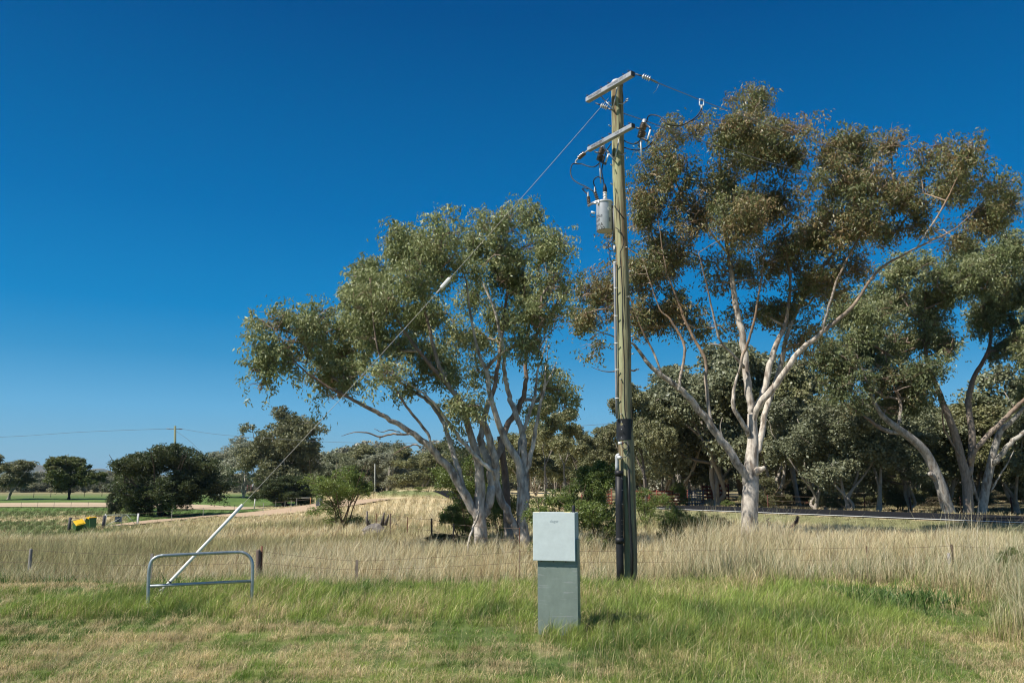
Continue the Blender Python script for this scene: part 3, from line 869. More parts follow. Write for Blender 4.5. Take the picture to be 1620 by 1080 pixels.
GREY = [(.19, .205, .135), (.25, .265, .18), (.31, .32, .23), (.21, .205, .125)]
OLIVE = [(.14, .155, .07), (.19, .20, .09), (.24, .245, .12), (.28, .26, .14)]
BLUEG = [(.15, .17, .095), (.20, .22, .125), (.25, .27, .165), (.19, .18, .09)]
MOSS = [(.06, .085, .022), (.095, .12, .03), (.13, .15, .045), (.12, .105, .04)]
DEEP = [(.035, .055, .02), (.055, .078, .027), (.085, .108, .035), (.085, .085, .035)]
BRIGHT = [(.08, .12, .025), (.125, .175, .035), (.18, .24, .05), (.15, .175, .05)]
YEL = [(.25, .30, .04), (.32, .36, .06), (.18, .22, .04)]
PR = {
    'gum_a': proto('gum_a', 1, 10, 7.5, .16, 130, .72, 95, .36, OLIVE, (.34, .30, .26), 3),
    'gum_b': proto('gum_b', 2, 10, 6.0, .25, 110, .66, 90, .34, BLUEG, (.34, .31, .27), 2),
    'gum_c': proto('gum_c', 3, 10, 9.0, .14, 150, .80, 95, .38, BLUEG, (.33, .29, .25), 4),
    'gum_d': proto('gum_d', 4, 10, 8.0, .12, 150, .76, 95, .36, GREY, (.36, .33, .29), 4),
    'slender': proto('slender', 5, 10, 4.2, .38, 70, .55, 80, .30, OLIVE, (.20, .18, .16), 2, trunk_r=.12),
    'dome': proto('dome', 6, 10, 9.0, .2, 200, .75, 130, .32, MOSS, (.05, .04, .035), 2, shape='dome', aspect=.5, hang=.2),
    'bush': proto('bush', 7, 10, 13, .04, 300, .85, 150, .30, DEEP, (.07, .055, .045), 5, shape='dome', aspect=.35, hang=.1, leafmat='leaf'),
    'cone': proto('cone', 8, 10, 7.5, .03, 170, .75, 190, .20, BRIGHT, (.08, .06, .05), 4, shape='shrub', aspect=.5, hang=.1, leafmat='soft_leaf'),
    'scrub': proto('scrub', 9, 10, 15, .05, 170, 1.2, 90, .7, GREY, (.16, .13, .11), 4, shape='dome', aspect=.5, hang=.2),
    'airy': proto('airy', 10, 10, 9.0, .03, 120, .7, 110, .20, BRIGHT, (.13, .09, .06), 8, shape='shrub', aspect=.4, hang=0, leafmat='soft_leaf', trunk_r=.12, tip=.04),
    'low': proto('low', 15, 10, 12, .02, 170, .95, 120, .34, OLIVE, (.16, .12, .09), 5, shape='dome', hang=.3),
    'brush': proto('brush', 16, 10, 13, .02, 120, .8, 55, .26, [(.16, .12, .08), (.12, .12, .06), (.20, .16, .11)], (.22, .17, .13), 9, shape='dome', hang=.1, trunk_r=.1),
    'full': proto('full', 14, 10, 8.5, .10, 260, .70, 95, .30, OLIVE, (.38, .34, .29), 5, shape='dome'),
    'tall': proto('tall', 12, 10, 7.0, .30, 130, .62, 95, .30, OLIVE, (.17, .145, .12), 3),
}
_cr = np.random.default_rng(77)
EXT = {}
for _k, (_t, _c) in PR.items():
    _a = np.zeros(len(_c.vertices) * 3, np.float32); _c.vertices.foreach_get('co', _a); _a = _a.reshape(-1, 3)
    EXT[_k] = (float((np.percentile(_a[:, 0], 98.5) - np.percentile(_a[:, 0], 1.5) + np.percentile(_a[:, 1], 98.5) - np.percentile(_a[:, 1], 1.5)) / 2), float(np.percentile(_a[:, 2], 99.7)))


def plant(kind, name, label, u, v, hpx, wpx=None, d=None, group=None, cat='tree', rz=None, parts=('trunk', 'crown'), tilt=0.0):
    """a copy of a prototype standing on the ground under photo pixel (u, v), hpx tall in the photo"""
    if d is None:
        g = G(u, v)
    else:
        g = P(u, v, d); g[2] = float(H(g[0], g[1]))
    hz = max(.3, P(u, v - hpx, g[1])[2] - g[2])
    tm, cm = PR[kind]
    cv = 10.0
    wid, cv = EXT[kind]
    sz = hz / cv
    sx = sz if wpx is None else (wpx / FPX * g[1]) / wid
    root = empty(name, g, label, cat, group, rz=float(_cr.uniform(0, 6.28)) if rz is None else rz)
    root.scale = (sx, sx, sz)
    for nm, me in zip(parts, (tm, cm)):
        o = bpy.data.objects.new(nm, me); C.objects.link(o); o.parent = root
    return root


# left background
plant('gum_a', 'gum_tree', 'small dark gum cut off by the left edge of the photo, beyond the gravel track', 14, 784, 64, 66, 150)
plant('dome', 'oak_tree', 'rounded dark green tree on a short black trunk alone beyond the gravel track', 109, 784, 62, 66, 150)
plant('bush', 'she_oak', 'huge dark green bushy tree hiding the foot of the far power pole', 258, 812, 108, 142, 98)
plant('dome', 'oak_tree', 'light green tree peeping out left of the huge dark bush', 203, 800, 82, 44, 112)
plant('bush', 'bush', 'small round dark bush at the left foot of the huge dark tree', 184, 802, 32, 24, 103, cat='bush')
plant('full', 'gum_tree', 'tall gum with pale upright limbs behind the white guard tube of the stay wire', 448, 798, 152, 106, 135)
plant('bush', 'bush', 'dense dark shrub skirting the trunk of the tall gum by the rail fence', 452, 799, 46, 82, 131, cat='bush')
plant('gum_d', 'gum_tree', 'grey gum on the grass bank, the one next to the tall dark bush', 345, 790, 82, 62, 165)
plant('gum_d', 'gum_tree', 'taller grey gum on the grass bank between the short grey gum and the tall gum', 385, 790, 98, 72, 160)
plant('gum_d', 'gum_tree', 'pale grey gum half hidden in the gap behind the taller grey gum', 418, 788, 88, 60, 175)
plant('airy', 'shrub', 'upright light green shrub standing alone in the dry pasture', 541, 838, 100, 84, 44, cat='shrub')
# tree line in the centre, behind the grassy rise
line = [('gum_c', 528, 66, 'first gum of the tree line, behind the lone green shrub'), ('gum_a', 556, 78, 'olive gum in the tree line just left of the slim pole'),
        ('gum_c', 585, 84, 'highest rounded gum in the tree line behind the slim pole'), ('gum_d', 612, 72, 'grey gum in the tree line just right of the slim pole'),
        ('gum_c', 640, 70, 'low gum in the middle of the tree line'), ('gum_a', 665, 76, 'gum in the tree line under the dead bough'),
        ('gum_c', 695, 72, 'broad gum in the tree line seen between the leaning stems'), ('gum_a', 722, 82, 'tall gum in the tree line behind the leaning stems'),
        ('gum_c', 752, 80, 'gum in the tree line behind the front trunk'), ('gum_a', 785, 76, 'gum in the tree line behind the right-hand trunk')]
for k, (kd, u, h, lb) in enumerate(line):
    plant(kd, 'gum_tree', lb, u, 784, h, h * 1.05, 150 + 9 * ((k * 7) % 5), group='gums of the tree line beyond the rise')
# far scrub in the valley, one mass
def scrub(name, u0, u1, d0, d1, n, h0, h1, kind='scrub', palseed=3):
    rng = np.random.default_rng(palseed)
    tm, cm = PR[kind]
    nv = len(cm.vertices); co = np.zeros(nv * 3, np.float32); cm.vertices.foreach_get('co', co); co = co.reshape(-1, 3)
    cc = np.zeros(nv * 4, np.float32); cm.color_attributes['Col'].data.foreach_get('color', cc); cc = cc.reshape(-1, 4)[:, :3]
    sub = rng.random(nv // 4) < .33
    sel = np.repeat(sub, 4); co = co[sel]; cc = cc[sel]
    mb = MB()
    for _ in range(n):
        d = rng.uniform(d0, d1); u = rng.uniform(u0, u1)
        x = (u - 810) / FPX * d * 1.0
        h = rng.uniform(h0, h1) / 10; w = h * rng.uniform(.8, 1.3); a = rng.uniform(0, 6.28)
        q = co * [w, w, h]; ca, sa = math.cos(a), math.sin(a)
        q = np.stack([q[:, 0] * ca - q[:, 1] * sa + x, q[:, 0] * sa + q[:, 1] * ca + d, q[:, 2] + float(H(x, d)) - .2], -1)
        mb.add(q, np.arange(len(q)).reshape(-1, 4), None, cc * rng.uniform(.75, 1.2) * np.array([1, rng.uniform(.93, 1.05), rng.uniform(.85, 1.1)]))
    o = mb.build(name, M['leaf'], smooth=False)
    return tag(o, kind='stuff')


scrub('valley_scrub', -120, 560, 230, 420, 120, 4.0, 7.5, palseed=5)
scrub('distant_woodland', 450, 1900, 190, 330, 120, 9, 15, palseed=6)

# ------------------------------------------------------------------ wood beyond the road (right half)
def wood(kind, u, v, h, w, d, lb, gr='gums of the dense wood beyond the road'):
    plant(kind, 'gum_tree', lb, u, v, h, w, d, group=gr)


# centre, behind the front pair of gums
wood('slender', 862, 800, 165, 70, 62, 'slim-stemmed gum right behind the many-stemmed gum, its crown touching the dead forks', None)
wood('slender', 893, 798, 150, 66, 66, 'slim-stemmed gum above the red rail fence, left of the dark green shrub', None)
wood('tall', 925, 795, 120, 70, 84, 'olive gum showing between the slim-stemmed gum and the power pole', None)
wood('tall', 962, 795, 118, 80, 88, 'olive gum directly behind the left side of the power pole', None)
wood('gum_a', 905, 792, 96, 90, 105, 'low olive gum above the red rails left of the power pole', None)
wood('gum_a', 830, 790, 120, 100, 95, 'olive gum seen through the stems of the many-stemmed gum', None)
wood('slender', 985, 795, 170, 60, 72, 'slim gum with feathery twigs standing right behind the power pole', None)
wood('tall', 1022, 800, 190, 92, 70, 'gum with slim dark trunk just right of the power pole', None)
wood('gum_c', 1135, 800, 262, 200, 74, 'tall wide gum with a grey trunk rising behind the loading ramp', None)
wood('gum_b', 1078, 798, 215, 120, 80, 'tall blue-grey gum above the steel cattle gate', None)
wood('gum_c', 1055, 795, 150, 120, 88, 'low spreading gum behind the red cattle yard rails', None)
wood('gum_a', 1225, 806, 250, 130, 72, 'dark olive gum right behind the thick white trunk', None)
wood('gum_b', 1262, 806, 232, 110, 78, 'blue-grey gum in the sky gap right of the thick white trunk', None)
wood('gum_c', 1290, 808, 175, 140, 62, 'dark gum over the road, left of the blue-grey low crowns', None)
wood('gum_c', 1345, 810, 180, 150, 57, 'rounded blue-grey low-crowned gum with pale forked foot across the road', None)
wood('gum_b', 1392, 812, 175, 120, 58, 'low-crowned gum with twin dark trunks left of the leaning trunk', None)
wood('gum_c', 1440, 812, 170, 140, 64, 'dark gum framing the leaning pale trunk from behind', None)
wood('gum_a', 1500, 812, 190, 130, 66, 'dark gum behind the brown forked gum', None)
wood('gum_c', 1560, 812, 185, 150, 66, 'dark gum behind the pale low-forking gum', None)
wood('gum_a', 1610, 815, 200, 130, 62, 'dark gum filling the right edge under the double crown', None)
wood('gum_c', 1680, 815, 240, 180, 60, 'gum just outside the right edge shading the road', None)
# deeper rows
LM = [(1010, 'the power pole'), (1090, 'the steel cattle crate'), (1130, 'the loading ramp'), (1190, 'the thick white trunk'), (1320, 'the dirt heap'), (1400, 'the twin dark trunks'),
      (1480, 'the leaning pale trunk'), (1533, 'the brown forked gum'), (1600, 'the right edge'), (1690, 'the outer right edge')]
_used = set()


def wood_label(kd, u, row):
    look = {'gum_c': 'broad blue-grey', 'gum_a': 'olive', 'tall': 'slim-trunked olive', 'gum_b': 'narrow blue-grey', 'slender': 'slender'}[kd]
    u0, lm = min(LM, key=lambda q: abs(q[0] - u))
    for side in (('behind' if abs(u - u0) < 12 else ('just left of' if u < u0 else 'just right of')), 'near', 'a little left of', 'a little right of', 'farther left of', 'farther right of'):
        lb = '%s gum in %s row of wood, %s %s' % (look, row, side, lm)
        if lb not in _used:
            _used.add(lb); return lb
    return lb


_wr = np.random.default_rng(5)
for r_, (dd, n_, hh) in enumerate(((88, 9, 165), (104, 11, 150), (125, 13, 128), (150, 15, 112))):
    for k in range(n_):
        u = 1030 + (k + .5) / n_ * 690 + _wr.uniform(-18, 18)
        kd = ['gum_c', 'gum_a', 'tall', 'gum_b'][int(_wr.integers(0, 4))]
        wood(kd, u, 800 - r_ * 3, hh * _wr.uniform(.85, 1.1), hh * _wr.uniform(.8, 1.0), dd + _wr.uniform(-5, 5), wood_label(kd, u, ('second', 'third', 'fourth', 'rearmost')[r_]))
for k in range(16):
    u = 1215 + k * 27 + _wr.uniform(-9, 9); u0, lm = min(LM, key=lambda q: abs(q[0] - u))
    lb = '%s under the wood, %s %s' % (('dense low olive bush', 'bare brown brushwood')[k % 2], 'just left of' if u < u0 else 'just right of', lm)
    if lb in _used: lb = lb.replace('just ', 'farther ')
    _used.add(lb)
    plant(('low', 'brush')[k % 2], 'bush', lb, u, 806 - (k % 3) * 3, _wr.uniform(26, 44) * (1.25 if k % 2 == 0 else .8), _wr.uniform(50, 74), 68 + 9 * (k % 4) + _wr.uniform(-2, 2), 'bushes under the wood', 'bush')
_fl = ['above the pale shrub behind the cabinet', 'above the left end of the red rails', 'between the two slim-stemmed gums', 'left of the dense green shrub', 'above the dense green shrub', 'right of the dense green shrub',
       'just left of the power pole', 'hidden partly by the power pole', 'just right of the power pole']
for k in range(9):
    u = 830 + k * 24 + _wr.uniform(-8, 8)
    wood(['tall', 'gum_a', 'slender'][k % 3], u, 788, _wr.uniform(75, 100), 62, 120 + _wr.uniform(-8, 14), 'dim gum far behind the red rail fence, ' + _fl[k], 'gums far behind the red rail fence')
# shrubs
plant('cone', 'shrub', 'dense bright green upright shrub between the cabinet and the power pole', 947, 842, 112, 66, 27, cat='shrub')
plant('airy', 'shrub', 'loose light green shrub rising left of the dense shrub, above the cabinet', 915, 818, 60, 62, 33, cat='shrub')
plant('airy', 'shrub', 'pale grey-green bushy shrub right behind the grey cabinet', 880, 850, 74, 104, 25, cat='shrub')
plant('airy', 'shrub', 'small light green shrub leaning out from behind the power pole', 1022, 806, 34, 52, 40, cat='shrub')
plant('airy', 'shrub', 'leafy green shrub growing behind the stems of the many-stemmed gum', 745, 836, 118, 84, 36, cat='shrub')
plant('airy', 'shrub', 'low green suckers at the foot of the many-stemmed gum', 735, 862, 70, 70, 28.5, cat='shrub')
plant('airy', 'shrub', 'green shrub in the gap between the two main trunks of the many-stemmed gum', 795, 858, 90, 60, 31, cat='shrub')
plant('airy', 'shrub', 'thin bright green sapling beside the steel cattle gate', 1077, 800, 42, 26, 76, cat='shrub')
plant('airy', 'shrub', 'tiny bright green bush at the road edge before the loading ramp', 1150, 806, 16, 18, 66, cat='bush')
plant('airy', 'bush', 'leafy green weed bush on the slope below the left part of the road', 1078, 838, 34, 34, 30, cat='bush')
plant('airy', 'bush', 'smaller green weed bush on the slope midway to the thick white trunk', 1108, 834, 26, 30, 32, cat='bush')
plant('airy', 'bush', 'low green weed bush on the road bank left of the thick white trunk', 1130, 830, 16, 44, 34, cat='bush')
plant('airy', 'bush', 'thin dark weed with branching top at the start of the road edge', 1062, 836, 40, 36, 30, cat='bush')
plant('airy', 'bush', 'dark green thistle bush in the dry grass at the right edge', 1606, 912, 46, 44, 13.5, cat='bush')
plant('airy', 'bush', 'small green bush on the crest of the grassy rise', 664, 782, 13, 16, 88, cat='bush')
plant('bush', 'bush', 'dark brushwood tangle low at the foot of the front trunk', 700, 872, 28, 50, 29, cat='bush')

# ------------------------------------------------------------------ grass
_tracks = [(np.array([G(u, v)[:2] for u, v in ((190, 832), (222, 828), (300, 820.5), (360, 814), (410, 810), (470, 806), (530, 801), (600, 790))]), np.array([2.2, 2.8, 3.2, 4.5, 9, 11, 8, 6])),
           (np.array([G(u, v)[:2] for u, v in ((-260, 800), (0, 799), (100, 798.7), (190, 799), (300, 802), (400, 805))]), np.array([14, 14, 14, 13, 9, 7]))]


def on_track(x, y):
    m = np.zeros(len(x), bool)
    for pl, w in _tracks:
        for a, b, wa, wb in zip(pl[:-1], pl[1:], w[:-1], w[1:]):
            ab = b - a
            t = np.clip(((x - a[0]) * ab[0] + (y - a[1]) * ab[1]) / (ab @ ab), 0, 1)
            dx = x - a[0] - t * ab[0]; dy = y - a[1] - t * ab[1]
            m |= np.hypot(dx, dy) < (wa + (wb - wa) * t) * .5
    return m


def blades(rng, x, y, h, w, col, lean, curl, tipc=None):
    n = len(x); z = H(x, y) - .015
    yaw = rng.uniform(0, 2 * np.pi, n)
    a = np.stack([np.cos(yaw), np.sin(yaw), np.zeros(n)], -1)
    b = np.stack([x, y, z], -1)
    L = lean; h = h[:, None]; w = w[:, None]
    hor = np.linalg.norm(L, axis=1)[:, None]
    vert = np.sqrt(np.clip(1 - np.minimum(hor, .98) ** 2, .03, 1))
    up = np.concatenate([np.zeros((n, 2)), vert], -1)
    m = b + (up * 1.0 + np.concatenate([L * .6, np.zeros((n, 1))], -1)) * h * .55
    t = b + (up * (1 - .35 * curl[:, None]) + np.concatenate([L * 1.25, np.zeros((n, 1))], -1)) * h
    V = np.stack([b - a * w * .5, b + a * w * .5, m + a * w * .42, m - a * w * .42, t], 1).reshape(-1, 3)
    i = np.arange(n) * 5
    Q = np.stack([i, i + 1, i + 2, i + 3], -1); T = np.stack([i + 3, i + 2, i + 4], -1)
    tc = col if tipc is None else np.broadcast_to(tipc, col.shape)
    K = np.stack([col * .65, col * .65, (col + tc) / 2, (col + tc) / 2, tc], 1).reshape(-1, 3)  # blade feet darker: shade low in the grass put into the colour
    return V, Q, T, K


def sample(rng, n, y0, y1, q):
    """points in the wedge in front of the camera; area density falls as 1/y^(q+1)"""
    t = rng.random(n)
    y = (y0 ** (1 - q) + t * (y1 ** (1 - q) - y0 ** (1 - q))) ** (1 / (1 - q)) if abs(q - 1) > 1e-6 else y0 * (y1 / y0) ** t
    x = rng.uniform(-.70, .70, n) * (y + 1.5)
    return x, y


def clumped(rng, x, y, amp=.25):
    """pull blades together into tufts"""
    s = .16 + .012 * y
    cx = (np.floor(x / s) + .5) * s; cy = (np.floor(y / s) + .5) * s
    hx = np.sin(cx * 127.1 + cy * 311.7) * 43758.5; hx = hx - np.floor(hx)
    hy = np.sin(cx * 269.5 + cy * 183.3) * 43758.5; hy = hy - np.floor(hy)
    px = cx + (hx - .5) * s; py = cy + (hy - .5) * s
    return x + (px - x) * amp, y + (py - y) * amp, hx


def grass_object(name, label, parts):
    mb = MB()
    for V, Q, T, K in parts: mb.add(V, Q, T, K)
    o = mb.build(name, M['grass'], smooth=False)
    return tag(o, label, 'grass', kind='stuff')


def verge():
    rng = np.random.default_rng(101)
    x, y = sample(rng, 760000, 4.6, 15.2, 1.35)
    x, y, hx = clumped(rng, x, y, .35)
    col, h, tall, g, lush = cover(x, y)
    keep = (tall < rng.random(len(x)))
    x, y, col, h, g, lush, hx = x[keep], y[keep], col[keep], h[keep], g[keep], lush[keep], hx[keep]
    n = len(x)
    isdry = rng.random(n) > g * .62 + .32
    pal_g = mix(mix(GREEN, LUSH, rng.random(n)), YGREEN, rng.random(n) * .8 * S(.3, .8, lush + .2 * hx))
    pal_g = mix(pal_g, DARKG, (hx > .8) * .6 * rng.random(n))
    pn = vnoise(x * 1.0 + 20, y, .95) * .65 + vnoise(x, y + 30, .4) * .35
    pal_g = mix(pal_g, np.array([.055, .115, .03]), S(.52, .70, pn) * .75)
    isdry = isdry | (rng.random(n) < S(.42, .26, pn) * .55) if True else isdry
    pal_d = mix(mix(THATCH, STRAW, rng.random(n)), PALE, (rng.random(n) > .75) * .7)
    c = np.where(isdry[:, None], pal_d, pal_g) * (rng.uniform(.62, 1.35, n) * (.8 + .4 * hx) * (.75 + .5 * vnoise(x + 2, y + 2, .35)))[:, None]
    hh = h * rng.uniform(.45, 1.45, n) * (1 + .5 * (hx > .85))
    hh = np.where(isdry, hh * .8 + .03, hh) * (1 - .25 * (np.abs(x - .45) < .34) * (y > 7.6) * (y < 8.6))
    lying = isdry & (rng.random(n) < .65)
    lean = rng.normal(size=(n, 2)) * .22 + [.18, .02]
    lean[lying] = rng.normal(size=(lying.sum(), 2)) * .8
    nrm = np.linalg.norm(lean, axis=1); f = np.minimum(1, .95 / np.maximum(nrm, 1e-6)); lean *= f[:, None]
    hh = np.where(lying, hh * .9 + .04, hh)
    w = np.maximum(.0032, .00040 * y) * rng.uniform(.6, 1.3, n)
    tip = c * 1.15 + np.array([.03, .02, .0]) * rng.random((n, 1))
    return blades(rng, x, y, hh, w, c, lean, rng.random(n), tip)


def long_green():
    """longer leaning blades and seed stalks in the lush patch around the cabinet and the right foreground"""
    rng = np.random.default_rng(102)
    x, y = sample(rng, 120000, 5.5, 13.6, 1.2)
    x, y, hx = clumped(rng, x, y, .55)
    _, _, tall, g, lush = cover(x, y)
    zone = S(.0, 1.3, x + (y - 8) * .1) * (1 - S(3.3, 4.6, x + vnoise(x, y, 1.5))) * S(6.3, 7.6, y + vnoise(x + 5, y, 1)) + .8 * S(10.0, 11, y) * S(-6.5, -4.5, x) * (1 - S(13, 13.8, y)) * (1 - S(3, 4.5, x)) * S(.35, .6, vnoise(x, y + 7, 1.6))
    zone = zone * (1 - .85 * (np.abs(x - .45) < .34) * (y > 7.5) * (y < 8.6))
    keep = rng.random(len(x)) < np.clip(zone, 0, 1) * (1 - tall) * (.35 + .65 * S(.35, .6, vnoise(x + 3, y, .8)))
    x, y, hx = x[keep], y[keep], hx[keep]; n = len(x)
    c = mix(mix(GREEN, YGREEN, rng.random(n) * .9), STRAW, (rng.random(n) > .84) * .7) * (rng.uniform(.65, 1.3, n) * (.75 + .5 * vnoise(x, y, .4)))[:, None]
    hh = rng.uniform(.10, .30, n)
    lean = rng.normal(size=(n, 2)) * .34 + [.20, -.04]
    w = np.maximum(.0032, .00036 * y) * rng.uniform(.6, 1.2, n)
    return blades(rng, x, y, hh, w, c, lean, rng.random(n), c * 1.1 + [.04, .03, .01])


def stalks():
    rng = np.random.default_rng(103)
    out = []
    x, y = sample(rng, 2600, 5.2, 14.5, 1.0)
    _, _, tall, g, lush = cover(x, y)
    keep = rng.random(len(x)) < .10 + .9 * S(-.3, 1, x) * (1 - S(4, 6, x)) + .3 * S(10, 11, y)
    x, y = x[keep], y[keep]; n = len(x)
    c = mix(np.array([.26, .27, .10]), PALE, rng.random(n))
    out.append(blades(rng, x, y, rng.uniform(.22, .44, n), np.full(n, .0022) + .00018 * y, c, rng.normal(size=(n, 2)) * .30 + [.30, 0], rng.random(n), PALE * .9))
    return out


def weeds():
    rng = np.random.default_rng(104)
    x, y = sample(rng, 52000, 10, 16.4, 1.0)
    x, y, hx = clumped(rng, x, y, .5)
    z1 = S(14.0, 14.3, y) * (1 - S(15.2, 15.6, y)) * (1 - S(-5.6, -4.6, x)) + S(14.1, 14.5, y) * (1 - S(15.6, 16, y)) * S(-3.6, -3.2, x) * (1 - S(-1.7, -.6, x))
    z1 = z1 + S(13.6, 13.9, y) * (1 - S(14.8, 15.2, y)) * S(2.2, 2.6, x) * (1 - S(5.4, 6.2, x)) * .8 + S(4.4, 4.8, x) * (1 - S(5.8, 6.2, x)) * S(10.4, 10.8, y) * (1 - S(12, 12.6, y))
    keep = rng.random(len(x)) < np.clip(z1, 0, 1) * S(.3, .55, vnoise(x, y, .7))
    x, y = x[keep], y[keep]; n = len(x)
    c = mix(np.array([.06, .115, .03]), np.array([.13, .20, .06]), rng.random(n))
    return blades(rng, x, y, rng.uniform(.14, .36, n), rng.uniform(.010, .022, n), c, rng.normal(size=(n, 2)) * .4, rng.random(n), c * 1.1)


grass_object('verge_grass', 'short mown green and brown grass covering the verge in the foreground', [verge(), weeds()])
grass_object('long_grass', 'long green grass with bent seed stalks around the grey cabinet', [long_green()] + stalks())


def dry(n, y0, y1, q, seed, wmin, wk, name, label, hk=1.0):
    rng = np.random.default_rng(seed)
    x, y = sample(rng, n, y0, y1, q)
    x, y, hx = clumped(rng, x, y, .45)
    col, h, tall, g, lush = cover(x, y)
    s, k = road_sk(x, y)
    keep = (rng.random(len(x)) < tall) & ~((s > -.55) & (s < 6.9) & (k < 60)) & ~on_track(x, y)
    keep &= ~((np.hypot(x, y) > 20) & (vnoise(x, y, .9) < .12))
    x, y, col, h, g, hx, s = x[keep], y[keep], col[keep], h[keep], g[keep], hx[keep], s[keep]; n = len(x)
    r = rng.random(n)
    c = col * (rng.uniform(.45, 1.35, n) * (.72 + .5 * vnoise(x, y, .5) + .2 * hx))[:, None]
    c = np.where((r < .10)[:, None], np.array([.20, .13, .075]), c)
    c = np.where(((r > .10) & (r < .22))[:, None] & (g < .4)[:, None], PALE * 1.08, c)
    gg = (r > .9 - .25 * (1 - S(16, 18.5, y))) & (y < 26)
    c = np.where(gg[:, None], np.array([.13, .17, .06]), c)
    hh = h * rng.uniform(.4, 1.2, n) * (.5 + .45 * hx + .75 * vnoise(x + 3, y, .7)) * hk
    tuft = np.exp(-((x - 3.95) / .8) ** 2 - ((y - 14.9) / .5) ** 2)
    tuft = tuft + .75 * S(.60, .74, vnoise(x, y, 1.1)) * S(1, 3, x) * (y < 28)
    hh = hh * (1 + .9 * tuft)
    lean = rng.normal(size=(n, 2)) * .17 + [.07, -.02]
    w = np.maximum(wmin, wk * y) * rng.uniform(.6, 1.3, n)
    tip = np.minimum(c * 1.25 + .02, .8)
    grass_object(name, label, [blades(rng, x, y, hh, w, c, lean, rng.random(n), tip)])


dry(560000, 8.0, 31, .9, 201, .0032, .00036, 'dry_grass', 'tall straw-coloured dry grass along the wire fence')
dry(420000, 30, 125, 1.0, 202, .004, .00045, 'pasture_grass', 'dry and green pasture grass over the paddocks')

# ------------------------------------------------------------------ power pole
PD = 13.6
STEEL = (.42, .44, .46); DARKMET = (.10, .10, .11); BROWNP = (.11, .085, .07); WHITEP = (.72, .72, .72)


def W(o, *pts):
    """photo pixels (u, v, depth) -> array of points"""
    return np.array([P(*p) for p in pts])


pb = P(995.5, 916, PD); pb[2] = float(H(pb[0], pb[1]))
pole = empty('power_pole', pb, 'tall mossy green timber power pole standing in the verge in front of the gums', 'power pole')
axis = [(976, 134, 9.6), (977, 170, 9.7), (978.5, 270, 9.9), (984, 400, 10.3), (987, 560, 11.2), (988, 640, 11.8), (992, 750, 12), (995, 870, 12.2), (995.5, 930, 12.6)]
pr = np.random.default_rng(31)
cp = np.array([P(u, v, PD) for u, v, r in axis]); rp = np.array([r * PD / FPX for *_, r in axis])
tt = np.linspace(0, 1, 90); src = np.linspace(0, 1, len(axis))
cp = np.stack([np.interp(tt, src, cp[:, k]) for k in range(3)], -1)
rp = np.interp(tt, src, rp)
n = 28
th = np.arange(n) / n * 2 * np.pi
V = []
for i in range(90):
    lump = 1 + .035 * np.sin(th * 2 + i * .11) + .02 * np.sin(th * 3 - i * .07) + .012 * pr.normal(size=n)
    if 38 < i < 50: lump = lump + .10 * np.exp(-((i - 43) / 3.) ** 2) * np.clip(np.cos(th - .2), 0, 1)
    V.append(cp[i] + rp[i] * lump[:, None] * np.stack([np.cos(th), np.sin(th), 0 * th], -1))
V = np.array(V).reshape(-1, 3)
V = np.vstack([V, cp[0] + [0, 0, .02]])
i = np.arange(89)[:, None]; j = np.arange(n)[None, :]; j2 = (j + 1) % n
Q = np.stack([i * n + j, (i + 1) * n + j, (i + 1) * n + j2, i * n + j2], -1).reshape(-1, 4)
T = np.stack([np.full(n, 90 * n), np.arange(n), (np.arange(n) + 1) % n], -1)
# green moss towards the front and left, browner right side with its shade painted in
wd = np.clip((np.cos(th) + .35) * 1.1, 0, 1)
kc = np.array([.335, .345, .205]) * (1 - wd[:, None]) + np.array([.27, .235, .145]) * wd[:, None]
K = np.vstack([np.tile(kc, (90, 1)), kc[:1]])
ck = MB(); ck.add(V, Q, T, K)
for _ in range(26):
    a = pr.uniform(-2.9, -.2); i0 = pr.integers(3, 78); L_ = pr.integers(3, 9)
    pts = [cp[k] + np.array([math.cos(a + .02 * (k - i0)), math.sin(a + .02 * (k - i0)), 0]) * (rp[k] * 1.02) for k in range(i0, i0 + L_)]
    ck.tube(pts, np.interp(np.linspace(0, 1, L_), [0, .5, 1], [.001, .007, .001]), n=4, col=(.05, .04, .03))
ck.build('pole_shaft', M['timber'], pole)
cap = MB(); cap.lathe(cp[0] + [0, 0, -.03], [(rp[0] * 1.12, 0), (rp[0] * 1.12, .05), (rp[0] * .9, .10), (.03, .14), (0.001, .14)], 20, col=STEEL)
cap.build('pole_cap', M['galv_dull'], pole)


def text_mesh(txt, size, origin, xax, yax, off=.004, extrude=.0, squash=1.0, fn=None):
    """lettering as geometry: (V, tris) laid in the plane of xax / yax"""
    cu = bpy.data.curves.new('lettering', 'FONT'); cu.body = txt; cu.size = size; cu.resolution_u = 2
    ob = bpy.data.objects.new('lettering', cu); C.objects.link(ob)
    dg = bpy.context.evaluated_depsgraph_get(); dg.update()
    me = bpy.data.meshes.new_from_object(ob.evaluated_get(dg))
    me.calc_loop_triangles()
    co = np.array([v.co[:] for v in me.vertices]); tri = np.array([t.vertices[:] for t in me.loop_triangles])
    bpy.data.objects.remove(ob); bpy.data.curves.remove(cu); bpy.data.meshes.remove(me)
    if fn is not None: return fn(co), tri
    xax = np.asarray(xax); yax = np.asarray(yax); nz = np.cross(xax, yax)
    return np.asarray(origin) + co[:, :1] * xax * squash + co[:, 1:2] * yax + nz * off, tri


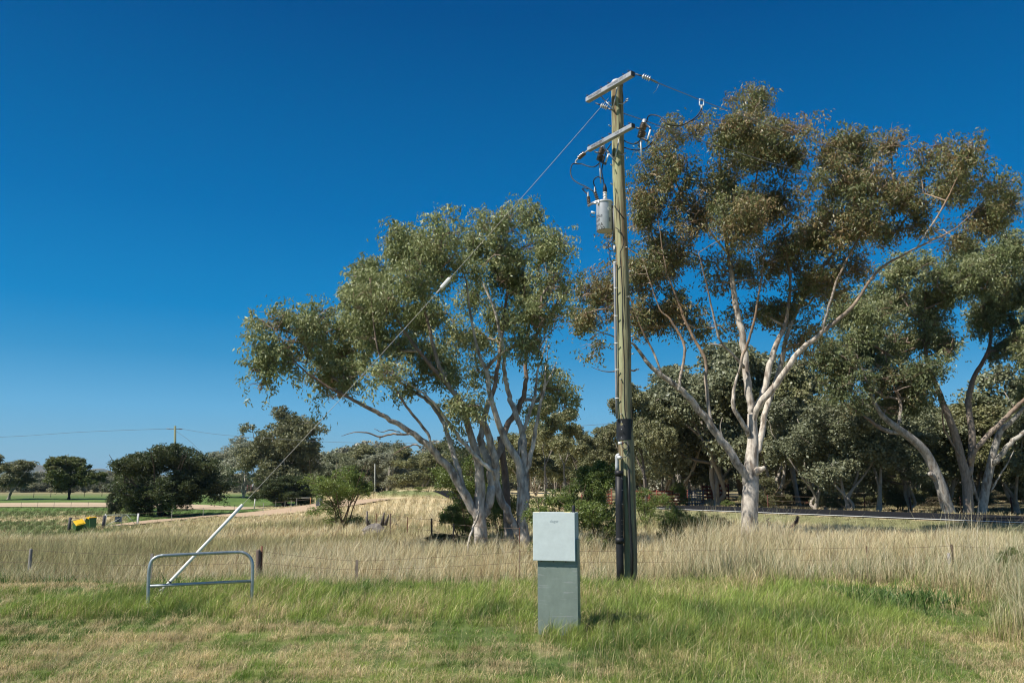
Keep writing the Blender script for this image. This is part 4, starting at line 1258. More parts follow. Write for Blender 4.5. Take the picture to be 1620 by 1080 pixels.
def crossarm(a, b, size, txts, label):
    a = np.array(a); b = np.array(b)
    x = b - a; L_ = np.linalg.norm(x); x /= L_
    y = np.cross([0, 0, 1.], x); y /= np.linalg.norm(y); z = np.cross(x, y)
    c = (a + b) / 2
    mb = MB(); mb.box(c, (L_, size, size), (x, y, z), col=(.34, .365, .40), bevel=.008)
    arm = mb.build('crossarm', M['galv_dull'], pole, smooth=False); arm['label'] = label
    e = MB(); e.box(b + x * .004, (.012, size * .9, size * .9), (x, y, z), col=(.05, .05, .055)); e.build('end_shade_plate', M['rubber'], arm, smooth=False)  # near-black plate: shade on the arm's end face put into the colour
    for t in (.04, .36, .52, .84, .95):
        q = a + x * L_ * t + z * size * .5
        bo = MB(); bo.tube([q + z * .02 - y * size * .6, q + z * .02, q + z * .03], .011, 6, col=DARKMET)
        bo.build('bolt', M['galv'], arm)
    tx = MB()
    for t, s_, body in txts:
        # y points away from the camera or towards it: letter the side that faces the camera
        nrm = y if np.dot(y, -c + np.array([0, 0, EYE])) > 0 else -y
        V_, T_ = text_mesh(body, s_, a + x * L_ * t - z * s_ * .33, x, z)
        V_ = V_ - np.cross(x, z) * .004 + nrm * (size * .5 + .003)
        tx.add(V_, None, T_, (.06, .07, .09))
    tx.build('stencil', M['paint'], arm, smooth=False)
    return arm, x, y, z


def level(u, v, z):
    """point at pixel (u, v) whose height is z"""
    lo, hi = 5.0, 40.0
    for _ in range(40):
        m = (lo + hi) / 2
        if P(u, v, m)[2] < z: lo = m
        else: hi = m
    return P(u, v, lo)


zt = P(976, 138, PD - .22)[2] - .0
armA, ax, ay, az = crossarm(level(929, 159, zt), level(1001, 117, zt), .095, [(.07, .075, 'WAGNERS'), (.50, .06, 'WAGNERS CFT 11')], 'upper grey crossarm')
zl = P(979, 219, PD - .22)[2]
aL, aR = level(931, 237, zl), level(1001.5, 199, zl)
armB, bx, by, bz = crossarm(aL, aR, .082, [(.10, .075, 'WAGNERS'), (.66, .055, 'CFT 11')], 'lower grey crossarm')
for arm_z, arm_pt, side in ((zt, (976, 141), 0), (zl, (979, 222), 1)):
    q = P(arm_pt[0] - 2, arm_pt[1], PD - .16); w = P(arm_pt[0] - 6, arm_pt[1] + 32, PD - .13)
    for pts in ([q + [.02, -.05, 0], w], [q + [-.25, .25, 0], w], [P(967, arm_pt[1] + 22, PD), P(985, arm_pt[1] + 24, PD - .14), P(990, arm_pt[1] + 20, PD)]):
        br = MB(); br.tube(pts, .012, 5, col=STEEL); br.build('arm_brace', M['galv'], pole)
for (u, v) in ((990, 158), (989.5, 161), (966, 164), (966, 200), (989, 120), (969, 262), (969.5, 292), (990, 300), (992, 340), (988.5, 392), (994, 430), (991, 470), (997, 532), (998, 560), (985, 655), (984, 600)):
    q = P(u, v, PD - .10); bl = MB(); bl.tube([q, q + [(.04 if u > 985 else -.04), -.05, 0]], .010, 6, col=STEEL)
    bl.build('bolt', M['galv'], pole)


def sheds(mb, a, b, r, k, core, col, n=14):
    """a ribbed insulator from a to b"""
    a = np.asarray(a); b = np.asarray(b); L_ = np.linalg.norm(b - a)
    pf = [(0.001, 0), (core, 0)]
    for i in range(k):
        h0 = L_ * (i + .15) / k; h1 = L_ * (i + .85) / k
        pf += [(core, h0), (r, (h0 + h1) / 2 - L_ * .08 / k), (r, (h0 + h1) / 2 + L_ * .10 / k), (core, h1)]
    pf += [(core, L_), (0.001, L_)]
    mb.lathe(a, pf, n, b - a, col)


def cutout(name, top, mid, bot, arm_pt, tube_a, tube_b, rod_end, label):
    """drop-out fuse: ribbed brown porcelain, hinged white fuse tube, steel bracket"""
    m = MB(); sheds(m, P(*top), P(*mid), .062, 4, .034, BROWNP); sheds(m, P(*mid) + [0, 0, -.03], P(*bot), .066, 4, .034, (.06, .05, .045))
    o = m.build(name, M['porcelain'], pole); o['label'] = label
    t = MB(); t.tube([P(*tube_a), P(*tube_b)], .015, 8, col=(.75, .74, .72)); t.build('fuse_tube', M['plastic'], o)
    k = MB()
    k.lathe(P(*top), [(.04, -.01), (.045, .03), (.03, .07), (.001, .075)], 12, col=(.55, .56, .57))
    k.tube([P(*top) + [0, 0, .0], P(*tube_a) + [0, 0, .03], P(*tube_a)], .02, 6, col=DARKMET)
    k.tube([P(*bot), P(*tube_b) + [0, 0, -.02], P(*tube_b)], .022, 6, col=DARKMET)
    k.tube([P(*arm_pt), P(*mid)], .016, 6, col=DARKMET)
    k.build('bracket', M['galv'], o)
    r = MB(); r.tube([P(*bot), P(*rod_end)], .012, 6, col=(.55, .54, .52)); r.build('rod', M['galv_dull'], o)
    return o


cutout('fuse_cutout', (954, 234, 13.95), (950.5, 243.5, 13.95), (948.5, 254, 13.95), (941, 240, 14.0), (963, 243, 13.8), (958, 258, 13.8), (950.5, 290, 13.95), 'left drop-out fuse under the lower arm')
cutout('fuse_cutout', (1019.5, 195, 12.95), (1016, 205, 12.95), (1013.5, 218, 12.95), (1006, 202, 13.0), (1029, 205, 12.8), (1024.5, 221, 12.8), (1015, 253, 12.95), 'right drop-out fuse beyond the arm end')
m = MB(); sheds(m, P(925, 242, 14.25), P(915.5, 250, 14.4), .045, 4, .022, BROWNP, 12)
m.tube([P(929, 238.5, 14.2), P(925, 242, 14.25)], .014, 6, col=STEEL); m.tube([P(915.5, 250, 14.4), P(911, 254.5, 14.45), P(910.5, 258, 14.45), P(913, 259, 14.42)], .016, 6, col=STEEL)
m.build('surge_arrester', M['porcelain'], pole)
for k, pts in enumerate(((((913, 259, 14.42), (905.5, 260, 14.4), (902.5, 272, 14.4), (906, 283, 14.3), (915, 290, 14.2), (928, 296, 14.1), (939, 303, 14.0))),
                         ((913, 259.5, 14.42), (920, 259.5, 14.3), (930, 263, 14.2), (940, 264, 14.1), (949, 258, 13.95)),
                         ((967, 227, 13.8), (959, 240, 13.85), (955, 255, 13.9), (952, 270, 13.95), (954, 283, 13.95), (956.5, 297, 13.95)),
                         ((954, 283, 13.95), (945, 280, 13.95), (939, 286, 14.0), (940, 293, 14.05), (943, 301, 14.1)),
                         ((921, 299, 14.2), (925, 297.5, 14.2), (930, 299, 14.15)), ((921, 299, 14.2), (925, 303, 14.2), (930, 308, 14.15)),
                         ((1015, 218, 12.95), (1010, 225, 13.1), (1003, 228, 13.3), (994, 226, 13.5), (986, 222, 13.6)),
                         ((986, 233, 13.7), (1000, 237, 13.3), (1012, 237.5, 13.1), (1025, 232, 12.9), (1032, 224, 12.8)),
                         ((1023, 193, 12.9), (1026, 184, 12.8), (1034, 182, 12.7), (1046, 186, 12.6), (1058, 197, 12.5), (1075, 199, 12.5), (1092, 192, 12.5), (1104, 182, 12.5), (1110, 172, 12.5)),
                         ((972, 326, 13.55), (978, 333, 13.42), (984, 342, 13.42), (988, 346, 13.45)),
                         ((974, 360, 13.5), (983, 368, 13.42), (987, 382, 13.42), (984, 393, 13.42), (981, 402, 13.42), (983, 430, 13.42), (985, 470, 13.42), (985, 520, 13.42), (988, 575, 13.42), (988, 640, 13.42), (991, 664, 13.42)),
                         ((971, 380, 13.55), (963, 387, 13.6), (962, 393, 13.6), (967, 397, 13.6), (973, 395, 13.55)),
                         ((965, 396, 13.6), (965, 408, 13.6), (968, 414, 13.6), (972, 414, 13.55)))):
    c_ = MB(); q = catmull(W(None, *pts), 5)
    c_.tube(q, .0105 if k < 9 else .0085, 6, col=(.02, .02, .022)); c_.build('cable', M['rubber'], pole)
# conduits, guard, cable loops
c_ = MB(); c_.tube(W(None, (972, 414, 13.52), (973, 470, 13.52), (974, 560, 13.52), (975, 610, 13.52), (976, 662, 13.5)), .021, 10, col=(.27, .28, .30)); c_.build('conduit', M['plastic'], pole)
for v in (415, 456, 500, 543, 585, 630):
    c_ = MB(); q = P(973 + (v - 415) * .014, v, 13.50); c_.tube([q + [-.03, -.02, 0], q + [.03, -.03, 0]], .010, 6, col=(.7, .7, .68))
    c_.build('saddle_clip', M['plastic'], pole)
gm_ = MB()
q0, q1 = P(988, 696, PD), P(988, 663, PD)
th = np.linspace(math.radians(-205), math.radians(25), 24)
rows = []
for i, t in enumerate(np.linspace(0, 1, 12)):
    c = q0 + (q1 - q0) * t
    dent = 1 - .10 * np.exp(-((th + 2.1) / .35) ** 2) * (np.exp(-((t - .75) / .12) ** 2) + np.exp(-((t - .15) / .12) ** 2))
    r = .137 * dent
    rows.append(c + np.stack([np.cos(th) * r, np.sin(th) * r, 0 * th], -1))
for (rr, fl) in ((1.0, False), (.965, True)):
    V = np.array([(rw - (q0 + (q1 - q0) * t)) * [rr, rr, 1] + (q0 + (q1 - q0) * t) for rw, t in zip(rows, np.linspace(0, 1, 12))]).reshape(-1, 3)
    i = np.arange(11)[:, None]; j = np.arange(23)[None, :]
    Q = np.stack([i * 24 + j, i * 24 + j + 1, (i + 1) * 24 + j + 1, (i + 1) * 24 + j], -1).reshape(-1, 4)
    gm_.add(V, Q[:, ::-1] if fl else Q, None, (.018, .02, .024))
for v in (667, 679, 692):
    q = P(983, v, PD - .15); gm_.tube([q, q + [0, -.02, 0]], .008, 6, col=STEEL)
gm_.build('guard_sleeve', M['rubber'], pole)
c_ = MB()
c_.tube(catmull(W(None, (976, 744, 13.46), (976, 728, 13.46), (976, 721, 13.46), (980, 719, 13.45)), 3), .030, 10, col=(.48, .50, .52))
c_.tube(W(None, (978, 701, 13.42), (984, 701, 13.40)), .026, 8, col=(.60, .60, .60)); c_.tube(W(None, (983, 701, 13.40), (985, 701, 13.40)), .014, 8, col=(.5, .06, .03))
c_.tube(W(None, (977, 723, 13.43), (983, 724, 13.41)), .03, 8, col=(.62, .63, .63))
c_.build('service_elbow', M['galv_dull'], pole)
for pts in (((985, 699, 13.42), (984, 706, 13.38), (990, 710, 13.36), (994, 703, 13.38), (991, 697, 13.42)), ((983, 723, 13.40), (990, 722, 13.36), (994, 712, 13.38), (993, 698, 13.42)), ((984, 702, 13.4), (990, 699, 13.37), (995, 712, 13.4), (996, 716, 13.42))):
    c_ = MB(); c_.tube(catmull(W(None, *pts), 5), .009, 6, col=(.05, .055, .05)); c_.build('cable', M['rubber'], pole)
c_ = MB(); q = W(None, (979.5, 748, 13.40), (979.5, 800, 13.40), (980.5, 853, 13.40), (981, 890, 13.40), (981.5, 916, 13.40)); q[-1][2] = -.1
c_.tube(q, .062, 16, col=(.018, .019, .022))
c_.tube(W(None, (979.3, 744, 13.40), (979.4, 752, 13.40)), .072, 16, col=(.018, .019, .022)); c_.tube(W(None, (980.3, 850, 13.40), (980.5, 859, 13.40)), .070, 16, col=(.018, .019, .022))
c_.build('large_conduit', M['rubber'], pole)
for v in (757, 775, 797, 822, 828, 839, 846, 862):
    c_ = MB(); q = P(986, v, 13.40); c_.tube([q, q + [-.03, -.055, 0]], .004, 4, col=(.55, .55, .55))
    c_.build('tie_wire', M['galv'], pole)
c_ = MB(); q = W(None, (994.5, 742, 13.42), (995.5, 785, 13.40), (997, 830, 13.39), (999.5, 875, 13.39), (1000, 917, 13.39)); q[-1][2] = -.1
c_.tube(q, .021, 10, col=(.015, .016, .018)); c_.build('thin_conduit', M['rubber'], pole)
c_ = MB(); c_.tube(catmull(W(None, (995, 742, 13.41), (992, 735, 13.40), (993, 725, 13.40), (997, 716, 13.42), (993, 697, 13.42)), 4), .006, 5, col=(.04, .04, .04)); c_.build('cable', M['rubber'], pole)

# ---- transformer
tc = P(956.5, 343, 13.75)
trf = empty('transformer', (tc[0], tc[1], P(955, 366, 13.75)[2]), 'round silver transformer tank stencilled in black, hung on the pole beneath the lower crossarm', 'transformer')
R_t = .148; zb = P(955, 366, 13.75)[2]; ztp = P(957, 321, 13.75)[2]; Ht = ztp - zb
m = MB(); m.lathe((tc[0], tc[1], zb), [(.001, .012), (R_t * .93, .012), (R_t * .97, 0), (R_t, .01), (R_t, Ht * .96)], 40, col=(.47, .49, .515))
m.build('tank', M['tank'], trf)
m = MB(); m.lathe((tc[0], tc[1], zb + Ht * .95), [(R_t * .99, 0), (R_t * 1.05, .005), (R_t * 1.06, .03), (R_t * 1.0, .045), (.05, .075), (.001, .078)], 40, col=(.40, .42, .44))
m.build('lid', M['galv_dull'], trf)
m = MB(); sheds(m, P(957.5, 320, 13.72), P(957, 303, 13.72), .040, 4, .026, (.70, .68, .66), 16); bs = m.build('bushing', M['porcelain'], trf)
m = MB(); m.lathe(P(957, 303.5, 13.72), [(.036, -.01), (.040, .01), (.036, .07), (.012, .15), (.001, .155)], 16, col=(.015, .015, .017)); m.build('bushing_cap', M['rubber'], bs)
for (u, v, u2, v2) in ((932, 323, 930.5, 311), (945.5, 317, 941, 303)):
    m = MB(); sheds(m, P(u, v, 13.95), P(u2, v2, 13.98), .036, 4, .018, BROWNP, 12); bs = m.build('bushing', M['porcelain'], trf)
    m = MB(); m.lathe(P(u2, v2, 13.98), [(.018, -.005), (.016, .03), (.007, .09), (.001, .095)], 10, (0, 0, 1), (.45, .45, .44)); m.build('bushing_cap', M['galv_dull'], bs)
m = MB(); m.tube(W(None, (930, 326, 13.95), (938, 321, 13.88), (948, 317, 13.75)), .02, 6, col=STEEL); m.tube(W(None, (936, 322, 13.9), (946, 321, 13.78)), .022, 6, col=STEEL)
m.box(P(948, 321, 13.66), (.05, .04, .09), col=(.65, .66, .68)); m.build('bushing_bracket', M['galv'], trf)
m = MB(); m.tube(W(None, (935.5, 335.5, 13.78), (941, 337, 13.76)), .022, 8, col=(.65, .66, .68)); m.tube(catmull(W(None, (935, 338, 13.78), (934, 341, 13.78), (937, 343, 13.77), (941, 342.5, 13.76)), 3), .006, 5, col=(.05, .05, .05))
m.build('tap_fitting', M['galv_dull'], trf)
m = MB()
for v in (330, 350):
    m.box((P(968.5, v, 13.72)), (.15, .06, .09), col=(.28, .30, .31))
m.box(P(971.5, 352, 13.70), (.05, .10, .62), col=(.12, .125, .13)); m.box(P(972, 394, 13.58), (.03, .05, .12), col=(.45, .46, .46))
m.build('hanger', M['galv_dull'], trf)


def wrap(txt, size, z0, a_end):
    def fn(co):
        x1 = co[:, 0].max()
        a = a_end + (co[:, 0] - x1) / R_t
        r = R_t + .0025
        return np.stack([tc[0] + np.sin(a) * r, tc[1] - np.cos(a) * r, z0 + co[:, 1]], -1)
    return text_mesh(txt, size, None, None, None, fn=fn)


m = MB()
for txt, v, u_end in (('22ras', 341, 951.5), ('11kV', 348, 948.0), ('10kVA', 355.5, 952.5), ('21130', 361.5, 954.5)):
    z0 = P(950, v + 1.2, 13.6)[2]
    dx = (u_end - 956.5) / FPX * 13.75 * 1.03
    V_, T_ = wrap(txt, .088, z0, math.asin(max(-.95, dx / R_t)))
    m.add(V_, None, T_, (.03, .03, .035))
m.build('stencil', M['paint'], trf, smooth=False)
m = MB()
for r_, cc, k in ((.036, (.75, .75, .73), .0035), ):
    a0 = math.asin(min(.95, (962.3 - 956.5) / FPX * 13.75 * 1.03 / R_t)); z0 = P(962, 329.5, 13.6)[2]
    phi = np.arange(20) / 20 * 2 * np.pi
    a = a0 + np.cos(phi) * r_ / R_t
    V_ = np.vstack([np.stack([tc[0] + np.sin(a) * (R_t + k), tc[1] - np.cos(a) * (R_t + k), z0 + np.sin(phi) * r_], -1), [[tc[0] + math.sin(a0) * (R_t + k), tc[1] - math.cos(a0) * (R_t + k), z0]]])
    m.add(V_, None, np.stack([np.full(20, 20), np.arange(20), (np.arange(20) + 1) % 20], -1), cc)
def badge(a0, z0, w, h, col, k):
    aa = np.linspace(-w / 2, w / 2, 5) / R_t + a0
    lo = np.stack([tc[0] + np.sin(aa) * (R_t + k), tc[1] - np.cos(aa) * (R_t + k), np.full(5, z0 - h / 2)], -1); hi = lo + [0, 0, h]
    m.add(np.vstack([lo, hi]), [[i, i + 1, i + 6, i + 5] for i in range(4)], None, col)
badge(a0, P(962, 330, 13.6)[2], .012, .036, (.05, .05, .05), .006); badge(a0 + .16, P(962, 331, 13.6)[2], .010, .022, (.05, .05, .05), .006)
badge(math.asin(.5), P(962, 346.5, 13.6)[2], .030, .075, (.20, .19, .20), .004)
m.build('badge', M['paint'], trf, smooth=False)

# ---- overhead wires with their strain insulators
def strain(name, label, chain, wire, r=.008):
    w = MB(); w.tube(wire, r, 6, col=(.20, .20, .21)); o = w.build(name, M['galv_dull'], None, origin=wire[0]); tag(o, label, 'wire')
    a, b, c, d = chain
    m = MB(); sheds(m, b, c, .050, 4, .020, (.66, .64, .63), 14); m.build('insulator', M['porcelain'], o)
    m = MB(); m.tube([a, b], .013, 6, col=DARKMET); m.tube([c, d], .017, 6, col=(.3, .3, .3)); m.build('clevis', M['galv'], o)
    return o


def span(a, b, sag, k=14):
    t = np.linspace(0, 1, k)[:, None]
    return np.asarray(a) * (1 - t) + np.asarray(b) * t - np.array([0, 0, 1]) * (4 * sag * t * (1 - t))


farR = P(1900, 470, 75)
c1 = W(None, (1004.5, 117, 13.25), (1016, 120.5, 13.2), (1029, 125.5, 13.2), (1040, 131, 13.25))
wr = np.vstack([c1[3], W(None, (1062, 140, 13.8), (1085, 149, 14.4), (1109, 159, 15.2), (1150, 174.5, 16.8), (1220, 200, 20), (1330, 238, 27), (1480, 284, 40)), farR + [0, 0, 8]])
w1 = strain('overhead_wire', 'upper power line wire running right from the end of the top crossarm', c1, wr)
m = MB(); m.tube(W(None, (1107, 157, 15.1), (1106.5, 166, 15.1), (1109, 168, 15.1), (1113, 167, 15.1), (1113, 158, 15.2), (1107, 157, 15.1)), .012, 6, col=(.75, .75, .75)); m.tube(W(None, (1110, 166, 15.1), (1110, 173, 15.1)), .022, 6, col=(.6, .6, .6))
m.build('clamp', M['galv_dull'], w1)
m = MB(); m.tube(catmull(W(None, (1110, 173, 15.1), (1110, 180, 14.8), (1104, 187, 14.2), (1094, 191.5, 13.4)), 4), .010, 5, col=(.03, .03, .03)); m.tube(W(None, (1043, 132, 13.3), (1038, 143, 13.3), (1033, 148, 13.3)), .004, 4, col=(.3, .3, .3))
m.build('jumper', M['rubber'], w1)
c2 = W(None, (942, 163, 14.2), (950, 166.5, 14.15), (961, 171, 14.15), (967, 174, 14.1))
wr = np.vstack([c2[3], W(None, (985, 179, 14.1), (1000, 184, 14.3), (1040, 198, 15.2), (1110, 223, 17.5), (1220, 258, 23), (1400, 305, 36)), farR + [-1, 1, 7.4]])
strain('overhead_wire', 'second power line wire passing just behind the pole top', c2, wr)

# ---- stay wire
gt = P(963, 155, PD - .1); gb = G(248, 946); gb = np.array([gb[0], gb[1], 0.05])
stay = span(gt, gb, .10, 60)
so = MB(); so.tube(stay, .0040, 6, col=(.34, .33, .31)); so = so.build('stay_wire', M['galv_dull'], None, origin=gb); tag(so, 'slanting stay wire from the pole top to the ground with a white sleeve low down', 'stay wire')


def stay_at(v):
    pv = np.array([proj(p[0], p[1], p[2])[1] for p in stay])
    t = np.interp(v, pv, np.arange(len(stay)))
    return np.array([np.interp(t, np.arange(len(stay)), stay[:, k]) for k in range(3)])


m = MB(); m.tube([stay_at(v) for v in (798, 840, 880, 916, 931)], .025, 10, col=(.80, .80, .77)); m.build('guard_tube', M['plastic'], so)
m = MB(); m.tube([stay_at(919), stay_at(920.5)], .028, 10, col=(.05, .05, .05)); m.build('band', M['rubber'], so)
d_ = stay_at(440) - stay_at(458); L_ = np.linalg.norm(d_); d_ /= L_
s_ = np.cross(d_, [0, -1, 0]); s_ /= np.linalg.norm(s_); q_ = np.cross(s_, d_)
m = MB(); m.box(stay_at(448.5), (.24, .055, .09), (d_, s_, q_), col=(.80, .80, .78), bevel=.02); m.box(stay_at(448.5) - q_ * .03, (.20, .06, .012), (d_, s_, q_), col=(.25, .30, .27))
m.tube([stay_at(437), stay_at(446)], .018, 6, col=(.25, .25, .25)); m.tube([stay_at(451), stay_at(464)], .018, 6, col=(.3, .3, .3)); m.build('stay_insulator', M['porcelain'], so, smooth=False)
m = MB(); a, b = stay_at(931), stay_at(943)
m.tube([a, (a + b) / 2 + [0, 0, .03], b], .012, 6, col=(.55, .56, .57)); m.tube([a, (a + b) / 2 + [0, 0, -.03], b], .012, 6, col=(.5, .5, .5)); m.tube([b, gb + [-.03, 0, -.15]], .018, 6, col=(.45, .45, .45))
m.build('turnbuckle', M['galv'], so)

# ---- bent pipe guard
lb = G(234, 965); rb = G(397.5, 955)
lb[2] = rb[2] = 0
def onz(u, v, d): return P(u, v, d)
dl, dr = lb[1], rb[1]
hoop = empty('pipe_guard', lb, 'bent galvanised pipe hoop guarding the foot of the stay wire', 'guard rail')
path = [lb + [0, 0, -.3], lb, P(235, 915, dl), P(237, 896, dl), P(240, 887, dl + .01), P(246, 881.5, dl + .02), P(255, 878.6, dl + .05), P(265, 878, dl + .08), P(320, 875.3, (dl + dr) / 2), P(375, 873, dr - .06), P(385, 873.8, dr - .03), P(392.5, 878, dr - .01), P(397.5, 885, dr), P(399.5, 896, dr), P(399, 925, dr), rb, rb + [0, 0, -.3]]
m = MB(); m.tube(catmull(path, 3), .0225, 12, col=(.40, .45, .47)); m.build('hoop', M['galv'], hoop)
m = MB(); m.tube([P(237, 926.5, dl), P(398, 918.5, dr)], .0205, 12, col=(.40, .45, .47)); m.build('cross_bar', M['galv'], hoop)

# ---- grey service pillar
cb = G(880, 1004); cb[2] = 0.0
pil = empty('service_pillar', cb, 'pale grey metal box on a wide zinc post standing in the grass', 'electrical cabinet', rz=math.radians(-13.5))
rot = math.radians(-13.5)
m = MB(); m.box((.02, .09, .44), (.455, .17, 1.16), col=(.23, .285, .255), bevel=.004); m.build('post', M['zinc'] if 'zinc' in M else M['galv_dull'], pil, smooth=False, local=True)
m = MB(); m.box((-.01, .115, 1.052), (.47, .27, .515), col=(.42, .47, .47), bevel=.006); bx_ = m.build('box', M['paint'], pil, smooth=False, local=True)
m = MB(); m.box((-.01, -.028, 1.05), (.48, .018, .53), col=(.53, .61, .63), bevel=.004)
dr_ = m.build('door', M['cab'] if 'cab' in M else M['plastic'], pil, smooth=False, local=True)
V_, T_ = text_mesh('slager', .042, (-.055, -.0405, 1.205), (1, 0, 0), (0, 0, 1), off=0)
m = MB(); m.add(V_ + [0, .002, 0], None, T_, (.36, .43, .46)); m.build('embossed_name', M['plastic'], dr_, smooth=False, local=True)
m = MB()
for x in (-.16, -.02, .12):
    m = MB(); m.box((x, -.025, .779), (.014, .012, .014), col=(.05, .05, .05)); m.build('hinge_screw', M['rubber'], dr_, smooth=False, local=True)
for x in (-.215, .14):
    m = MB(); m.box((x, .02, 1.3135), (.065, .08, .008), col=(.78, .64, .28)); m.build('sticker', M['paint'], bx_, smooth=False, local=True)
m = MB(); m.lathe((.20, .06, 1.31), [(.018, 0), (.018, .075), (.012, .082), (.001, .083)], 14, col=(.02, .02, .025)); m.build('antenna', M['rubber'], bx_, local=True)

# ------------------------------------------------------------------ fences
def wire_fence(name, label, posts, heights, mat_w=.0035, group=None, sag=.02, wc=(.16, .12, .09), cat='fence'):
    """posts: list of (ground point, height, radius, colour, part name, lean); wires run from post to post"""
    root = empty(name, posts[0][0], label, cat, group)
    for g, h, r, col, pn, lean in posts:
        m = MB(); g = np.asarray(g, float)
        top = g + [lean[0], lean[1], h]
        if r > .03:
            m.tube([g - [0, 0, .3], g + (top - g) * .5 + [.01, 0, 0], top - [0, 0, .03], top], [r * 1.05, r, r * .95, r * .7], 9, col=col)
        else:
            m.box((g + top) / 2 - [0, 0, .1], (r * 2, r * .7, h + .2), col=col); m.box((g + top) / 2 - [0, -r * .6, .1], (r * .7, r * 1.6, h + .2), col=col)
        m.build(pn, M['old_wood'] if r > .03 else M['rust'], root, smooth=r > .03)
    for hf in heights:
        m = MB(); pts = []
        for (a, b) in zip(posts[:-1], posts[1:]):
            A_ = np.asarray(a[0]) + np.array([a[5][0], a[5][1], a[1]]) * hf; B_ = np.asarray(b[0]) + np.array([b[5][0], b[5][1], b[1]]) * hf
            pts.append(span(A_, B_, sag, 8)[:-1])
        pts.append([B_]); m.tube(np.vstack(pts), mat_w, 4, col=wc, cap=False)
        m.build('wire', M['rust'], root)
    return root


def fp(u, d):
    x = (u - 810) / FPX * d * 1.035
    return np.array([x, d, float(H(x, d))])


def fpy(u, d):
    p = P(u, 880, d); return np.array([p[0], d, float(H(p[0], d))])


GW = (.16, .14, .12); RU = (.13, .055, .035); GST = (.34, .34, .33)
fr = []
for u, h, r, col, pn, lean in ((-260, .98, .05, GW, 'wooden_post', (0, 0)), (48, .96, .034, (.22, .21, .20), 'wooden_post', (0, 0)), 
                               (240, .86, .028, (.26, .24, .21), 'wooden_post', (.01, 0)), (409, .93, .05, (.13, .10, .085), 'wooden_post', (-.01, 0)),
                               (565, .72, .028, (.20, .17, .14), 'wooden_post', (0, 0)), (822, .92, .010, (.17, .11, .08), 'steel_post', (.01, 0)), 
                               (1372, .98, .017, RU, 'steel_post', (0, 0)), (1507, 1.02, .022, (.12, .08, .06), 'steel_post', (.0, 0)), (1640, .95, .012, RU, 'steel_post', (0, 0)), (1800, .95, .05, GW, 'wooden_post', (0, 0))):
    fr.append((fpy(u, 17.6 + .0004 * (u - 800)), h, r, col, pn, lean))
f1 = wire_fence('wire_fence', 'sagging barbed wire fence running across the whole dry grass just behind the pole', fr, (.97, .72, .45), .0032)
g = fpy(413.5, 17.5); m = MB(); m.tube([g - [0, 0, .2], g + [.01, 0, .5], g + [.0, 0, 1.0]], [.03, .028, .02], 7, col=(.16, .07, .045)); m.build('rusty_stay', M['rust'], f1)
g = fpy(1501, 17.7); m = MB(); m.tube([g - [0, 0, .2], g + [0, 0, .85]], .035, 8, col=(.27, .26, .25)); m.build('wooden_post', M['old_wood'], f1)
rr = []
for u, v, h, r, col in ((560, 812, .9, .016, RU), (580, 836, .9, .05, (.2, .18, .17)), (595, 841, .9, .016, RU), (617, 848, 1.0, .03, (.14, .10, .08)), (644, 857, .95, .016, RU), (682, 868, 1.05, .035, (.13, .085, .06)), (717, 874, .95, .02, (.14, .11, .1)), (822, 884, .95, .016, RU)):
    rr.append((G(u, v), h, r, col, 'steel_post' if r < .03 else 'wooden_post', (0, 0)))
wire_fence('wire_fence', 'short old wire fence running back from the front fence past the grey stump', rr, (.97, .6), .006)
rr = [(G(u, v), 1.0, .02, (.13, .12, .11), 'steel_post', (0, 0)) for u, v in ((-60, 803), (33, 804), (59, 804), (85, 804), (112, 804), (139, 804), (168, 804))]
wire_fence('paddock_fence', 'thin dark posts and wire between the pasture and the gravel track, far left', rr, (.95, .5), .012)
rr = [(G(u, v), 1.1, .022, (.30, .30, .28), 'steel_post', (0, 0)) for u, v in ((216, 830), (271, 824), (321, 818), (370, 813), (416, 812), (460, 810), (505, 806))]
wire_fence('paddock_fence', 'thin pale posts and wire along the near side of the farm track', rr, (.95, .5), .010)
rr = [(G(u, v), 1.3, .05, (.06, .05, .045), 'wooden_post', (0, 0)) for u, v in ((-30, 786), (53, 787), (80, 786), (133, 786), (161, 785))]
wire_fence('paddock_fence', 'dark posts and wire behind the lone rounded tree, far left', rr, (.95, .5), .014)

# gates, bins and posts at the farm entrance
gp = empty('farm_gate', G(167, 831), 'pale steel farm gate with diagonal braces beside the dark strainer posts', 'gate')
a = G(167, 833); b = P(216, 831, a[1] + 1.0); b[2] = a[2]
ppm = a[1] / FPX
m = MB()
hz_ = 18 * ppm
for p0, p1 in ((a + [0, 0, .1], b + [0, 0, .1]), (a + [0, 0, hz_], b + [0, 0, hz_]), (a + [0, 0, .1], a + [0, 0, hz_]), (b + [0, 0, .1], b + [0, 0, hz_]), ((a + b) / 2 + [0, 0, .1], (a + b) / 2 + [0, 0, hz_]), (a + [0, 0, .1], (a * .35 + b * .65) + [0, 0, hz_]), (b + [0, 0, .1], (a * .35 + b * .65) + [0, 0, hz_])):
    m.tube([p0, p1], .028, 6, col=(.34, .38, .38))
m.build('gate_frame', M['galv_dull'], gp)
m = MB(); m.tube([b - [0, 0, .3] + [.1, 0, 0], b + [.1, 0, hz_ + .1]], .075, 8, col=(.62, .62, .62)); m.build('gate_post', M['paint'], gp)
m = MB(); m.tube([a - [0, 0, .3] + [-.1, 0, 0], a + [-.1, 0, hz_ + .1]], .06, 8, col=(.55, .55, .52)); m.build('gate_post', M['paint'], gp)
m = MB(); m.box(a * .62 + b * .38 + [0, .05, hz_ * .62], (.6, .03, .5), col=(.04, .06, .09)); m.build('sign_panel', M['paint'], gp, smooth=False)
